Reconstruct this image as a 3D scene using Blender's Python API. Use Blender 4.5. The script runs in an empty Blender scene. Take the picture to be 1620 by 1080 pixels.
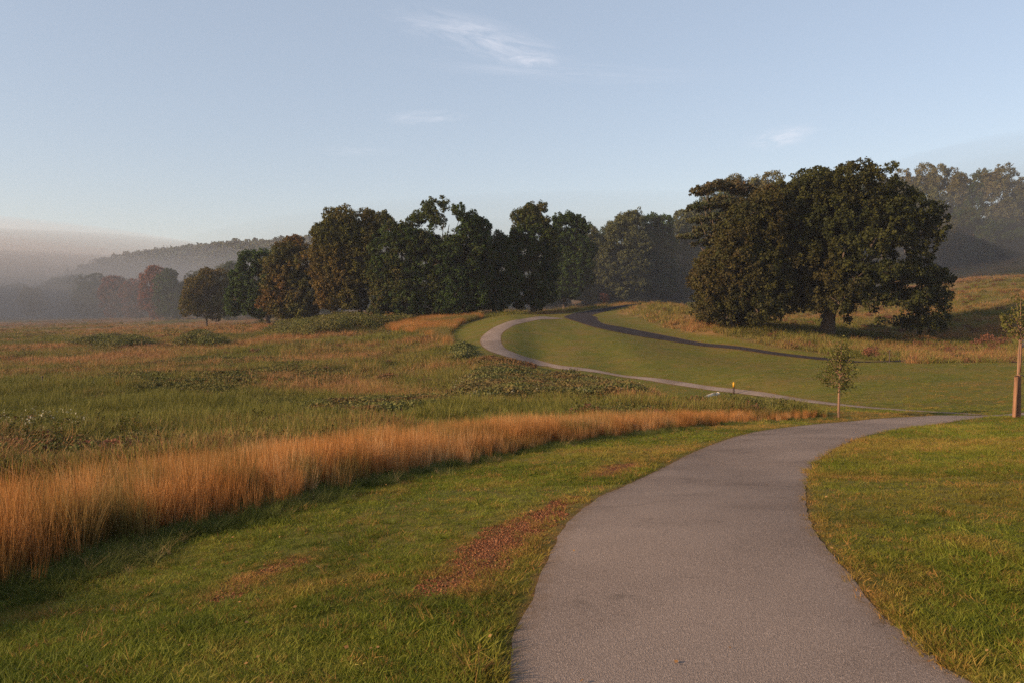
import bpy, math, random
import numpy as np

# ------------------------------------------------------------------ basics
scene = bpy.context.scene
COL = scene.collection
F = 1260.0
PITCH = math.atan(70 / F)
CP, SP = math.cos(PITCH), math.sin(PITCH)


def ray(u, v):
    a = (np.asarray(u, float) - 810) / F
    b = (540 - np.asarray(v, float)) / F
    y = CP + b * SP
    z = -SP + b * CP
    return a / y, z / y            # X and Z per unit of Y


def at(u, v, D):
    a, c = ray(u, v)
    return np.array([a * D, D, c * D], float)


# ------------------------------------------------------------------ noise
def _hash(ix, iy, seed):
    n = (ix * 374761393 + iy * 668265263 + seed * 1274126177) & 0xFFFFFFFF
    n = ((n ^ (n >> 13)) * 1274126177) & 0xFFFFFFFF
    n = n ^ (n >> 16)
    return (n & 0xFFFF) / 65535.0


def vnoise(x, y, seed=0):
    x = np.asarray(x, float); y = np.asarray(y, float)
    ix = np.floor(x).astype(np.int64); iy = np.floor(y).astype(np.int64)
    fx = x - ix; fy = y - iy
    fx = fx * fx * (3 - 2 * fx); fy = fy * fy * (3 - 2 * fy)
    a = _hash(ix, iy, seed); b = _hash(ix + 1, iy, seed)
    c = _hash(ix, iy + 1, seed); d = _hash(ix + 1, iy + 1, seed)
    return (a * (1 - fx) + b * fx) * (1 - fy) + (c * (1 - fx) + d * fx) * fy


def fbm(x, y, seed=0, o=4):
    s = 0; a = 0.5; t = 0
    for i in range(o):
        s = s + a * vnoise(x * 2 ** i, y * 2 ** i, seed + i * 17); t += a; a *= 0.5
    return s / t


# ------------------------------------------------------------------ terrain: heights measured at control spots
CTRL = [  # u, v, D
    (1160, 1080, 4.2), (1050, 869, 6.9), (1150, 740, 15), (1300, 700, 20), (1203, 690, 22.5), (1407, 671, 31), (1530, 657, 36),
    (805, 1080, 4.2), (1525, 1078, 4.15), (1301, 858, 7.0),
    (1600, 1000, 4.9), (1600, 850, 7.2), (1600, 750, 12), (1600, 700, 18), (1600, 672, 26), (1600, 661, 32),
    (1450, 800, 8.9), (1450, 720, 15.5),
    (0, 1080, 4.7), (300, 1000, 5.35), (600, 900, 7.05), (700, 800, 10.2), (900, 720, 17), (1000, 764, 12.2),
    (0, 985, 6.5), (250, 880, 8.6), (500, 800, 11.0), (800, 727, 17.5), (1000, 690, 23.5), (1200, 670, 29.5), (1300, 663, 33),
    (0, 730, 19), (0, 700, 25), (400, 700, 25), (700, 665, 31), (900, 655, 36), (1100, 645, 40), (1250, 645, 40),
    (0, 640, 44), (0, 600, 68), (0, 550, 130), (0, 520, 210), (0, 505, 340),
    (400, 640, 44), (400, 600, 64), (400, 560, 98), (400, 530, 142), (400, 517, 170), (325, 518, 186), (250, 502, 300),
    (650, 630, 50), (650, 590, 72), (800, 620, 55), (1000, 640, 44), (1000, 625, 52),
    (600, 530, 118), (600, 508, 140), (500, 515, 150), (688, 504, 140), (571, 504, 142), (640, 512, 132), (700, 540, 98),
    (1496, 653, 37.5), (1220, 625, 58), (1117, 613, 66), (989, 593, 76), (854, 573, 84), (776, 539, 92), (810, 512, 108), (850, 502, 122),
    (1220, 600, 64), (900, 540, 96), (1000, 560, 86), (1100, 575, 80), (940, 511, 115), (1053, 535, 102), (1117, 546, 96),
    (1220, 557, 88), (1343, 570, 78),
    (1450, 575, 68), (1450, 600, 58), (1450, 640, 45), (1600, 575, 64), (1600, 600, 55), (1600, 640, 42),
    (1305, 529, 105), (1152, 519, 103), (1450, 560, 92), (1550, 548, 100), (1550, 520, 115), (1550, 480, 140), (1550, 440, 172),
    (1550, 421, 205), (1100, 500, 119), (1050, 487, 135), (1000, 491, 142), (900, 491, 168), (890, 484, 230), (1000, 479, 200),
    (842, 497, 148), (782, 498, 144), (720, 489, 225), (1300, 470, 170), (1250, 440, 235), (1400, 430, 225), (1100, 470, 215),
    (720, 484, 340), (900, 480, 340),
]
pts = [at(*c) for c in CTRL]
# spots outside the picture keep the ground tame beside and behind the viewer: X, Y, Z
pts += [np.array(p, float) for p in [
    (0, 0, -1.72), (-4, 0, -2.05), (5, 0, -1.72), (0, -10, -1.3), (-12, -8, -2.6), (14, -8, -1.4), (-14, 2, -3.0), (14, 6, -2.0),
    (-40, 0, -4.4), (40, 0, -2.2), (0, -60, -1), (-60, -60, -4), (60, -60, -1), (-25, 12, -3.9), (30, 22, -3.4), (45, 40, -4.2),
    (60, 60, -4.4), (75, 90, -4.2), (-60, 40, -6.3), (-120, 60, -7.8), (-150, 150, -8.6), (-300, 300, -9.3), (110, 110, -1.5),
    (140, 150, 5), (170, 210, 15), (110, 260, 20), (60, 270, 15), (160, 300, 26), (0, 500, -6), (-500, 700, -10), (-1500, 1500, -11),
    (-1500, 0, -11), (500, 800, 10), (1500, 1500, 0), (1500, 0, 0), (0, 2500, -10), (-2500, 2500, -12), (0, -1500, 0), (2500, 2500, 0),
    (-250, -100, -8), (300, 100, 8)]]
P = np.array(pts)
SC = 14.0


def warp(x, y):
    return np.stack([np.arcsinh(np.asarray(x, float) / SC), np.arcsinh(np.asarray(y, float) / SC)], -1)


def _tps(P):
    A = warp(P[:, 0], P[:, 1]); n = len(A)
    r = np.linalg.norm(A[:, None] - A[None], axis=2)
    K = np.where(r > 0, r ** 2 * np.log(r + 1e-12), 0) + np.eye(n) * 0.0012
    Q = np.hstack([np.ones((n, 1)), A])
    M = np.zeros((n + 3, n + 3)); M[:n, :n] = K; M[:n, n:] = Q; M[n:, :n] = Q.T
    scale = 1.0
    sol = np.linalg.solve(M, np.concatenate([P[:, 2] * scale, [0, 0, 0]]))
    return A, sol[:n], sol[n:]


TA, TW, TB = _tps(P)


def tz(x, y):
    q = warp(x, y); sh = q.shape[:-1]; q = q.reshape(-1, 2)
    out = TB[0] + q @ TB[1:]
    for i in range(0, len(q), 60000):
        d2 = ((q[i:i + 60000, None] - TA[None]) ** 2).sum(2)
        out[i:i + 60000] += (0.5 * d2 * np.log(d2 + 1e-12)) @ TW
    return out.reshape(sh)


_DS = np.geomspace(2.5, 900, 700)


def hit(u, v):
    """where the view through a spot of the photograph first meets the ground"""
    a, c = ray(u, v)
    d = c * _DS - tz(a * _DS, _DS)
    k = np.where(d <= 0)[0]
    if len(k) == 0:
        D = _DS[np.argmin(d)]
    else:
        i = k[0]
        if i == 0:
            D = _DS[0]
        else:
            lo, hi = _DS[i - 1], _DS[i]
            for _ in range(14):
                m = (lo + hi) / 2
                if c * m - tz(np.array([a * m]), np.array([m]))[0] <= 0: hi = m
                else: lo = m
            D = hi
    return np.array([a * D, D])


def hits(l): return np.array([hit(*p) for p in l])


def smooth(poly, n):
    """Catmull-Rom through the spots, n even steps"""
    p = np.vstack([2 * poly[0] - poly[1], poly, 2 * poly[-1] - poly[-2]])
    out = []
    for i in range(1, len(p) - 2):
        t = np.linspace(0, 1, 12, endpoint=False)[:, None]
        out.append(0.5 * (2 * p[i] + (p[i + 1] - p[i - 1]) * t + (2 * p[i - 1] - 5 * p[i] + 4 * p[i + 1] - p[i + 2]) * t ** 2
                          + (3 * p[i] - p[i - 1] - 3 * p[i + 1] + p[i + 2]) * t ** 3))
    out.append(poly[-1:]); q = np.vstack(out)
    s = np.concatenate([[0], np.cumsum(np.linalg.norm(np.diff(q, axis=0), axis=1))])
    t = np.linspace(0, s[-1], n)
    return np.stack([np.interp(t, s, q[:, 0]), np.interp(t, s, q[:, 1])], 1)


def inside(x, y, poly):
    c = np.zeros(x.shape, bool); n = len(poly)
    for i in range(n):
        x1, y1 = poly[i]; x2, y2 = poly[(i + 1) % n]
        if y1 == y2: continue
        cond = (y1 > y) != (y2 > y)
        c ^= cond & (x < (x2 - x1) * (y - y1) / (y2 - y1) + x1)
    return c


def dist(x, y, poly, closed=True):
    best = np.full(x.shape, 1e9); n = len(poly)
    for i in range(n if closed else n - 1):
        a = poly[i]; b = poly[(i + 1) % n]; ab = b - a; L = ab @ ab + 1e-12
        t = np.clip(((x - a[0]) * ab[0] + (y - a[1]) * ab[1]) / L, 0, 1)
        best = np.minimum(best, np.hypot(x - a[0] - t * ab[0], y - a[1] - t * ab[1]))
    return best


def sdist(x, y, poly):
    return np.where(inside(x, y, poly), 1, -1) * dist(x, y, poly)


# ------------------------------------------------------------------ outlines of paths and zones
front_L = [(804, 1079), (814.8, 1006), (826, 976), (844, 947), (852, 917), (865, 887), (885, 847), (904, 821), (926, 802), (952, 784),
           (978, 773), (1000, 763), (1041, 744), (1081, 723), (1122, 705), (1163, 691), (1204, 681.5), (1244, 676), (1310, 669),
           (1367, 664), (1407, 661), (1448, 659), (1489, 657)]
front_R = [(1525, 1076), (1489, 1047), (1448, 1013), (1407, 984), (1379, 954), (1354, 921), (1326, 890), (1301, 858), (1285, 829),
           (1275, 797), (1277, 762), (1285, 738), (1301, 723), (1326, 707), (1358, 693), (1407, 681), (1448, 674.6), (1509, 666.5),
           (1550, 661), (1576, 658.5)]
sec_O = [(1496.5, 653), (1442, 650), (1368, 645), (1324, 641), (1220, 628.5), (1117, 615.7), (1053, 606), (989, 596.4), (893, 584),
         (854, 576), (809, 566), (777, 556), (763, 547), (760, 539), (764, 531), (780, 519), (806, 508.5), (835, 503.5), (862, 501)]
sec_I = [(1576, 657.5), (1541, 654.3), (1496, 651.9), (1467, 650), (1405, 645.7), (1343, 640), (1294, 633.8), (1220, 622), (1149, 613.5),
         (1085, 604.5), (1021, 596), (957, 587.5), (893, 578.5), (854, 570), (828, 563), (803, 553), (794, 544), (792.5, 535), (795, 527),
         (806, 519), (828, 511), (860, 505.5), (895, 504)]
road_lo = [(1372, 572.8), (1343, 572.4), (1287, 567.6), (1220, 560), (1117, 548), (1053, 538.6), (989, 528), (941, 518), (912, 509), (893, 502.5)]
road_hi = [(1380, 571.8), (1326, 567.6), (1287, 564), (1220, 555.7), (1117, 543), (1053, 531), (989, 518.7), (957, 513), (946, 507), (944, 502)]

fL = hits(front_L); fR = hits(front_R)
# run the front path on behind the viewer and on past the junction to the right
fL = np.vstack([[fL[0] + (-0.5, -9.0), fL[0] + (-0.12, -4.0)], fL])
fR = np.vstack([[fR[0] + (1.2, -9.0), fR[0] + (0.55, -3.2)], fR])
sO = hits(sec_O); sI = hits(sec_I)
ext = np.array([(5.0, 0.3), (14.0, -0.5), (30.0, -4.0)])
fR = np.vstack([fR, fR[-1] + ext + (0, -0.2)])
jn = sI[0].copy()
fL2 = np.vstack([fL, sI[0] + (0.3, 0.6), sI[0] + ext + (0, 2.3)])
front_path = (smooth(fL2, 500), smooth(fR, 500))
sec_path = (smooth(sO, 420), smooth(sI, 420))
rl = hits(road_lo); rh = hits(road_hi)
rl = np.vstack([rl[0] + (12, -9), rl[0] + (5, -4), rl]); rh = np.vstack([rh[0] + (12, -6.5), rh[0] + (5, -1.6), rh])
# the dark road bends right over the crest and goes on towards the wood
rl = np.vstack([rl, (9.6, 136), (13.0, 150), (20, 162), (40, 176)])
rh = np.vstack([rh, (13.6, 135), (17.0, 146), (23, 157), (42, 171)])
road_path = (smooth(rl, 420), smooth(rh, 420))
print('front width', [round(float(np.linalg.norm(front_path[0][i] - front_path[1][i])), 2) for i in range(0, 500, 50)])
print('second width', [round(float(np.linalg.norm(sec_path[0][i] - sec_path[1][i])), 2) for i in range(0, 420, 42)])
print('road width', [round(float(np.linalg.norm(road_path[0][i] - road_path[1][i])), 2) for i in range(0, 420, 42)])
POLY_F = np.vstack([front_path[0][::4], front_path[1][::-4]])
POLY_S = np.vstack([sec_path[0][::4], sec_path[1][::-4]])
POLY_R = np.vstack([road_path[0][::5], road_path[1][::-5]])


def path_sd(x, y):
    s = np.full(x.shape, -1e9)
    for q in (POLY_F, POLY_S, POLY_R): s = np.maximum(s, sdist(x, y, q))
    return s


# tall orange grass: lower edge along the lawn, then the meadow side
band_lo = hits([(0, 950), (120, 915), (250, 868), (380, 826), (500, 790), (600, 765), (700, 742), (800, 722), (900, 704), (1000, 689), (1100, 677),
                (1200, 668), (1316, 662)])
off = []
for i, p in enumerate(band_lo):
    a = band_lo[max(i - 1, 0)]; b = band_lo[min(i + 1, len(band_lo) - 1)]; t = (b - a) / np.linalg.norm(b - a)
    w = np.interp(i, [0, 4, 8, 11, 12], [3.4, 3.7, 3.5, 2.2, 0.8])
    off.append(p + np.array([-t[1], t[0]]) * w)
off = np.array(off)
BAND = np.vstack([[(-8.5, -3)], [(-5.6, 1.5)], band_lo, off[::-1], [(-13, 6)], [(-15, -3)]])
# mown ground
lawn_px = [(1300, 655), (1240, 648), (1160, 646), (1095, 645), (1045, 632), (950, 611), (860, 596), (790, 582), (745, 566), (714, 548), (709, 531),
           (728, 515), (765, 503.5), (800, 499.5), (850, 498)]
lawn_top = [(1005, 502.5), (1053, 520), (1117, 530), (1220, 547.5), (1294, 557.5), (1393, 570.5), (1450, 575)]
LAWN = np.vstack([band_lo, hits(lawn_px), [(4, 140), (9, 146), (16, 158), (34, 178), (46, 178), (30, 160), (22, 150), (18, 138)], hits(lawn_top),
                  [(42, 66), (70, 60), (120, 40), (60, -60), (-10, -60), (-7, -3), (-5.2, 1.5)]])
BAND2 = np.vstack([hits([(765, 503.5), (728, 515), (709, 531), (714, 548)]), hits([(690, 540), (640, 527), (610, 521), (660, 510), (720, 502)])])
DIRT = [hits([(682, 935), (720, 895), (745, 862), (800, 832), (870, 800), (905, 786), (880, 815), (845, 850), (800, 885), (745, 925)]),
        hits([(935, 752), (965, 738), (1005, 732), (985, 745), (950, 756)]),
        hits([(345, 942), (400, 909), (465, 883), (468, 887), (408, 915), (352, 946)])]


def lawn_sd(x, y): return sdist(x, y, LAWN)


def dirt(x, y):
    s = np.full(x.shape, -1e9)
    for q in DIRT: s = np.maximum(s, sdist(x, y, q))
    return s


def ground_z(x, y):
    """the ground as built: smooth land plus rough meadow hummocks away from the mown parts"""
    x = np.asarray(x, float); y = np.asarray(y, float)
    r = np.hypot(x, y)
    m = np.clip(-lawn_sd(x, y) / 4, 0, 1)
    hum = (fbm(x / 9, y / 9, 3, 3) - 0.5) * 0.55 + (fbm(x / 30, y / 30, 8, 2) - 0.5) * np.clip(r / 90, 0, 1) * 0.8
    return tz(x, y) + hum * m * np.clip(r / 25, 0.15, 1)


# ------------------------------------------------------------------ mesh helpers
def mesh_np(name, V, Fq, mat, parent=None, attrs=None, smooth_=False, link=True):
    V = np.ascontiguousarray(V, np.float32); Fq = np.ascontiguousarray(Fq, np.int32)
    me = bpy.data.meshes.new(name)
    k = Fq.shape[1]
    me.vertices.add(len(V)); me.vertices.foreach_set('co', V.ravel())
    me.loops.add(Fq.size); me.loops.foreach_set('vertex_index', Fq.ravel())
    me.polygons.add(len(Fq)); me.polygons.foreach_set('loop_start', np.arange(0, Fq.size, k, dtype=np.int32))
    if smooth_: me.polygons.foreach_set('use_smooth', np.ones(len(Fq), bool))
    for n, (dom, arr) in (attrs or {}).items():
        a = me.attributes.new(n, 'FLOAT', dom); a.data.foreach_set('value', np.ascontiguousarray(arr, np.float32))
    me.update(calc_edges=True); me.materials.append(mat)
    o = bpy.data.objects.new(name, me)
    if link: COL.objects.link(o)
    if parent is not None: o.parent = parent
    return o


def tag(o, label, cat=None, group=None, kind=None):
    o['label'] = label
    if cat: o['category'] = cat
    if group: o['group'] = group
    if kind: o['kind'] = kind
    return o


def empty(name, loc, rz=0):
    o = bpy.data.objects.new(name, None); COL.objects.link(o); o.location = loc; o.rotation_euler.z = rz
    o.empty_display_size = 0.3
    return o


def tubes(segs, n=7):
    """segs: list of polylines [(x,y,z,r),...] -> one quad mesh"""
    V = []; Q = []; base = 0
    for s in segs:
        s = np.array(s, float); m = len(s)
        for i in range(m):
            a = s[max(i - 1, 0), :3]; b = s[min(i + 1, m - 1), :3]; t = b - a; t /= np.linalg.norm(t) + 1e-9
            u = np.cross(t, (0.31, 0.9, 0.17)); u /= np.linalg.norm(u) + 1e-9; w = np.cross(t, u)
            for k in range(n):
                an = 2 * math.pi * k / n
                V.append(s[i, :3] + s[i, 3] * (u * math.cos(an) + w * math.sin(an)))
        for i in range(m - 1):
            for k in range(n):
                Q.append((base + i * n + k, base + i * n + (k + 1) % n, base + (i + 1) * n + (k + 1) % n, base + (i + 1) * n + k))
        for end in (0, m - 1):
            c = len(V); V.append(s[end, :3])
            for k in range(0, n - 1, 2):
                Q.append((c, base + end * n + k, base + end * n + k + 1, base + end * n + (k + 2) % n))
            if n % 2: Q.append((c, base + end * n + n - 1, base + end * n + n - 1, base + end * n))[0] if False else None
        base = len(V)
    return np.array(V), np.array(Q)


# ------------------------------------------------------------------ materials
class NT:
    def __init__(self, name):
        self.m = bpy.data.materials.new(name); self.m.use_nodes = True
        self.t = self.m.node_tree; self.t.nodes.clear(); self.n = self.t.nodes; self.l = self.t.links

    def node(self, typ, **kw):
        x = self.n.new(typ)
        for k, v in kw.items():
            if k.startswith('i_'): x.inputs[k[2:].replace('_', ' ')].default_value = v
            else: setattr(x, k, v)
        return x

    def link(self, a, b): self.l.new(a, b)

    def mix(self, fac, a, b, blend='MIX'):
        x = self.n.new('ShaderNodeMix'); x.data_type = 'RGBA'; x.blend_type = blend
        for s, v in ((x.inputs[0], fac), (x.inputs[6], a), (x.inputs[7], b)):
            if hasattr(v, 'is_linked'): self.l.new(v, s)
            elif isinstance(v, (tuple, list)): s.default_value = (*v, 1)
            else: s.default_value = v
        return x.outputs[2]

    def ramp(self, fac, stops):
        x = self.n.new('ShaderNodeValToRGB'); el = x.color_ramp.elements
        while len(el) < len(stops): el.new(0.5)
        for e, (p, c) in zip(el, stops):
            e.position = p; e.color = (*c, 1) if isinstance(c, (tuple, list)) else (c, c, c, 1)
        self.l.new(fac, x.inputs[0]); return x.outputs[0]

    def noise(self, vec, scale, detail=4, rough=0.55, dist=0):
        x = self.n.new('ShaderNodeTexNoise'); x.inputs['Scale'].default_value = scale; x.inputs['Detail'].default_value = detail
        x.inputs['Roughness'].default_value = rough; x.inputs['Distortion'].default_value = dist
        if vec is not None: self.l.new(vec, x.inputs['Vector'])
        return x.outputs['Fac']

    def math(self, op, a, b=0.0):
        x = self.n.new('ShaderNodeMath'); x.operation = op
        for s, v in ((x.inputs[0], a), (x.inputs[1], b)):
            if hasattr(v, 'is_linked'): self.l.new(v, s)
            else: s.default_value = v
        return x.outputs[0]

    def attr(self, name, inst=False):
        x = self.n.new('ShaderNodeAttribute'); x.attribute_name = name
        if inst: x.attribute_type = 'INSTANCER'
        return x.outputs['Fac']

    def out(self, s):
        o = self.n.new('ShaderNodeOutputMaterial'); self.l.new(s, o.inputs[0]); return self.m

    def leafy(self, col, trans=0.3, rough=0.6, spec=0.15):
        p = self.n.new('ShaderNodeBsdfPrincipled'); p.inputs['Roughness'].default_value = rough
        p.inputs['Specular IOR Level'].default_value = spec
        t = self.n.new('ShaderNodeBsdfTranslucent'); s = self.n.new('ShaderNodeMixShader'); s.inputs[0].default_value = trans
        self.l.new(col, p.inputs['Base Color']); self.l.new(col, t.inputs['Color'])
        self.l.new(p.outputs[0], s.inputs[1]); self.l.new(t.outputs[0], s.inputs[2])
        return self.out(s.outputs[0])

    def rough(self, col, rough=0.9, bump=None, strength=0.3, distance=0.02, spec=0.25):
        p = self.n.new('ShaderNodeBsdfPrincipled'); p.inputs['Roughness'].default_value = rough
        p.inputs['Specular IOR Level'].default_value = spec
        if hasattr(col, 'is_linked'): self.l.new(col, p.inputs['Base Color'])
        else: p.inputs['Base Color'].default_value = (*col, 1)
        if bump is not None:
            b = self.n.new('ShaderNodeBump'); b.inputs['Strength'].default_value = strength; b.inputs['Distance'].default_value = distance
            self.l.new(bump, b.inputs['Height']); self.l.new(b.outputs[0], p.inputs['Normal'])
        return self.out(p.outputs[0])


def pos(nt): return nt.node('ShaderNodeNewGeometry').outputs['Position']


def foliage_mat(name, dark, light, autumn, trans=0.22):
    """leaves: dark to light green per leaf, towards the autumn colour where the 'hue' of a bough says so"""
    nt = NT(name)
    g = nt.mix(nt.attr('tint'), dark, light)
    c = nt.mix(nt.attr('hue'), g, autumn)
    return nt.leafy(c, trans, 0.65, 0.1)


def blade_mat(name, stops, trans=0.3, dry=(0.30, 0.19, 0.07), spec=0.2):
    nt = NT(name)
    t = nt.math('ADD', nt.math('MULTIPLY', nt.attr('tint', True), 0.65), nt.math('MULTIPLY', nt.attr('bt'), 0.35))
    c = nt.ramp(t, stops)
    c = nt.mix(nt.attr('dry', True), c, dry)
    return nt.leafy(c, trans, 0.6, spec)


def bark_mat(name, a, b):
    nt = NT(name); p = pos(nt)
    mp = nt.node('ShaderNodeMapping'); mp.inputs['Scale'].default_value = (1, 1, 0.15); nt.link(p, mp.inputs[0])
    f = nt.noise(mp.outputs[0], 9, 5)
    return nt.rough(nt.ramp(f, [(0.3, a), (0.7, b)]), 0.9, f, 0.6, 0.05)


M = {}
M['bark'] = bark_mat('bark', (0.035, 0.026, 0.02), (0.12, 0.085, 0.06))
M['stake_wood'] = bark_mat('stake wood', (0.12, 0.062, 0.035), (0.26, 0.135, 0.075))
M['f_oak'] = foliage_mat('oak leaves', (0.012, 0.017, 0.005), (0.052, 0.056, 0.013), (0.062, 0.040, 0.015))
M['f_green'] = foliage_mat('green leaves', (0.013, 0.026, 0.007), (0.042, 0.070, 0.014), (0.11, 0.060, 0.020))
M['f_autumn'] = foliage_mat('turning leaves', (0.030, 0.037, 0.009), (0.085, 0.082, 0.018), (0.14, 0.062, 0.020))
M['f_red'] = foliage_mat('red leaves', (0.06, 0.045, 0.02), (0.14, 0.07, 0.03), (0.20, 0.05, 0.03))
M['f_pine'] = foliage_mat('pine needles', (0.022, 0.034, 0.016), (0.055, 0.065, 0.026), (0.10, 0.055, 0.03), 0.12)
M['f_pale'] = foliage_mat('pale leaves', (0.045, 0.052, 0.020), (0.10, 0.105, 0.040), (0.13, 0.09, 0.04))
M['f_bramble'] = foliage_mat('bramble leaves', (0.040, 0.050, 0.012), (0.125, 0.125, 0.032), (0.13, 0.08, 0.035))
M['f_weed'] = foliage_mat('weed leaves', (0.045, 0.055, 0.020), (0.14, 0.14, 0.040), (0.16, 0.075, 0.035))
M['f_rust'] = foliage_mat('rust leaves', (0.06, 0.035, 0.025), (0.13, 0.06, 0.035), (0.17, 0.07, 0.04))
M['f_cream'] = foliage_mat('pale blossom', (0.20, 0.19, 0.13), (0.45, 0.42, 0.32), (0.3, 0.28, 0.2))


def ground_mat():
    nt = NT('ground cover'); p = pos(nt)
    big = nt.noise(p, 0.09, 5, 0.6); mid = nt.noise(p, 0.55, 5, 0.6); fine = nt.noise(p, 7, 5, 0.7); tiny = nt.noise(p, 45, 3, 0.6)
    # mown turf
    g = nt.ramp(mid, [(0.3, (0.070, 0.088, 0.009)), (0.5, (0.100, 0.108, 0.010)), (0.7, (0.150, 0.118, 0.018))])
    g = nt.mix(nt.ramp(fine, [(0.35, 0.0), (0.75, 0.6)]), g, (0.125, 0.080, 0.022))
    g = nt.mix(nt.ramp(nt.noise(p, 0.20, 6, 0.7), [(0.45, 0.0), (0.68, 0.75)]), g, (0.145, 0.092, 0.028))
    g = nt.mix(nt.ramp(nt.noise(p, 1.3, 5, 0.75), [(0.30, 0.7), (0.5, 0.0)]), g, (0.045, 0.058, 0.008))
    g = nt.mix(nt.ramp(tiny, [(0.35, 0.55), (0.6, 0.0)]), g, (0.035, 0.040, 0.012))
    # meadow
    mp = nt.node('ShaderNodeMapping'); mp.inputs['Scale'].default_value = (0.35, 1, 1); nt.link(p, mp.inputs[0])
    st = nt.noise(mp.outputs[0], 0.10, 6, 0.65)
    m = nt.ramp(st, [(0.32, (0.055, 0.050, 0.016)), (0.45, (0.105, 0.085, 0.026)), (0.55, (0.16, 0.095, 0.038)), (0.68, (0.20, 0.115, 0.050))])
    m = nt.mix(nt.ramp(fine, [(0.4, 0.0), (0.7, 0.6)]), m, (0.065, 0.06, 0.02))
    c = nt.mix(nt.attr('lawn'), m, g)
    c = nt.mix(nt.attr('far'), c, nt.ramp(st, [(0.35, (0.085, 0.075, 0.035)), (0.6, (0.17, 0.11, 0.065))]))
    soil = nt.ramp(fine, [(0.3, (0.055, 0.022, 0.012)), (0.5, (0.12, 0.048, 0.024)), (0.72, (0.21, 0.095, 0.048))])
    d = nt.math('MULTIPLY', nt.attr('dirt'), nt.ramp(fine, [(0.25, 0.7), (0.6, 1.0)]))
    c = nt.mix(d, c, soil)
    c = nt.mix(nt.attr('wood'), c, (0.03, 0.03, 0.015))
    h = nt.math('ADD', fine, nt.math('MULTIPLY', tiny, 0.4))
    return nt.rough(c, 0.95, h, 0.8, 0.05, 0.1)


def asphalt_mat(name, a, b, c_):
    nt = NT(name); p = pos(nt)
    grain = nt.node('ShaderNodeTexVoronoi'); grain.inputs['Scale'].default_value = 130; nt.link(p, grain.inputs['Vector'])
    gr = nt.noise(p, 75, 4, 0.75); blot = nt.noise(p, 1.1, 6, 0.62, 0.6); wide = nt.noise(p, 0.35, 3)
    c = nt.ramp(gr, [(0.33, a), (0.52, b), (0.70, c_)])
    c = nt.mix(nt.ramp(blot, [(0.55, 0.0), (0.72, 0.35)]), c, tuple(x * 0.55 for x in a))
    c = nt.mix(nt.ramp(wide, [(0.35, 0.25), (0.7, 0.0)]), c, tuple(x * 1.25 for x in c_))
    cr = nt.node('ShaderNodeTexVoronoi', feature='DISTANCE_TO_EDGE'); cr.inputs['Scale'].default_value = 0.8
    wv = nt.node('ShaderNodeVectorMath', operation='ADD'); nz = nt.node('ShaderNodeTexNoise'); nz.inputs['Scale'].default_value = 2.0
    nt.link(p, nz.inputs['Vector']); nt.link(p, wv.inputs[0]); nt.link(nz.outputs['Color'], wv.inputs[1]); nt.link(wv.outputs[0], cr.inputs['Vector'])
    crack = nt.math('MULTIPLY', nt.ramp(cr.outputs['Distance'], [(0.0, 1.0), (0.016, 0.0)]), nt.ramp(blot, [(0.52, 0.0), (0.62, 0.3)]))
    c = nt.mix(crack, c, tuple(x * 0.45 for x in a))
    e = nt.attr('edge')
    ef = nt.math('MULTIPLY', e, nt.ramp(nt.noise(p, 9, 5, 0.7), [(0.35, 0.0), (0.65, 0.75)]))
    c = nt.mix(ef, c, (0.13, 0.085, 0.05))
    h = nt.math('ADD', gr, grain.outputs['Distance'])
    return nt.rough(c, 0.95, h, 0.7, 0.008, 0.08)


# ------------------------------------------------------------------ ground sheet
def axis(lo, hi, n, k):
    a = math.asinh(lo / k); b = math.asinh(hi / k)
    return k * np.sinh(np.linspace(a, b, n))


xs = axis(-3200, 3200, 760, 7.0)
ys = np.concatenate([axis(-2600, 1.0, 120, 7.0)[:-1], 1.0 + axis(0, 3400, 640, 9.0)])
X, Y = np.meshgrid(xs, ys)
xr, yr = X.ravel(), Y.ravel()
Z = ground_z(xr, yr)
lsd = lawn_sd(xr, yr); R_ = np.hypot(xr, yr)
lawn_a = np.clip(0.5 + lsd / np.clip(R_ * 0.012, 0.15, 2.5), 0, 1)
near = R_ < 80
dd = np.full(len(xr), -9.0); dd[near] = dirt(xr[near], yr[near])
psd = np.full(len(xr), -9.0); nn = R_ < 260; psd[nn] = path_sd(xr[nn], yr[nn])
dirt_a = np.clip(0.62 + dd / 0.30 + (fbm(xr * 2.2, yr * 2.2, 5) - 0.5) * 1.3, 0, 1)
dirt_a = np.where(dd < -0.8, 0, dirt_a)
dirt_a = np.maximum(dirt_a, np.clip(1 + psd / 0.10, 0, 1) * 0.8)
# the ground drops a little beneath paved ways so that the paving lies clear above it
fk = np.clip((R_ - 700) / 600, 0, 1); Z = Z * (1 - fk) + np.clip(Z, -14, -9) * fk      # beyond the valley the land lies level
Z = Z - np.clip((psd - 0.15) / 0.2, 0, 1) * np.clip(R_ / 1500, 0.01, 0.08)
far_a = np.clip((R_ - 110) / 160, 0, 1) * np.clip((60 - xr) / 40, 0, 1) * np.clip(-lsd / 20, 0, 1)
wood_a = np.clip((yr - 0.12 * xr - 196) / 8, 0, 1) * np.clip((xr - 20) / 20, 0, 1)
ny, nx = X.shape
idx = np.arange(nx * ny).reshape(ny, nx)
Fq = np.stack([idx[:-1, :-1], idx[:-1, 1:], idx[1:, 1:], idx[1:, :-1]], -1).reshape(-1, 4)
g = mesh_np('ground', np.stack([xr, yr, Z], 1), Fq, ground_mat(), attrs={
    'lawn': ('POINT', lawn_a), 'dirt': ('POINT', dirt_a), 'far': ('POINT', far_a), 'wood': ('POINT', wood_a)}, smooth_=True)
tag(g, 'rolling ground of mown lawn and rough meadow', kind='structure')


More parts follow.
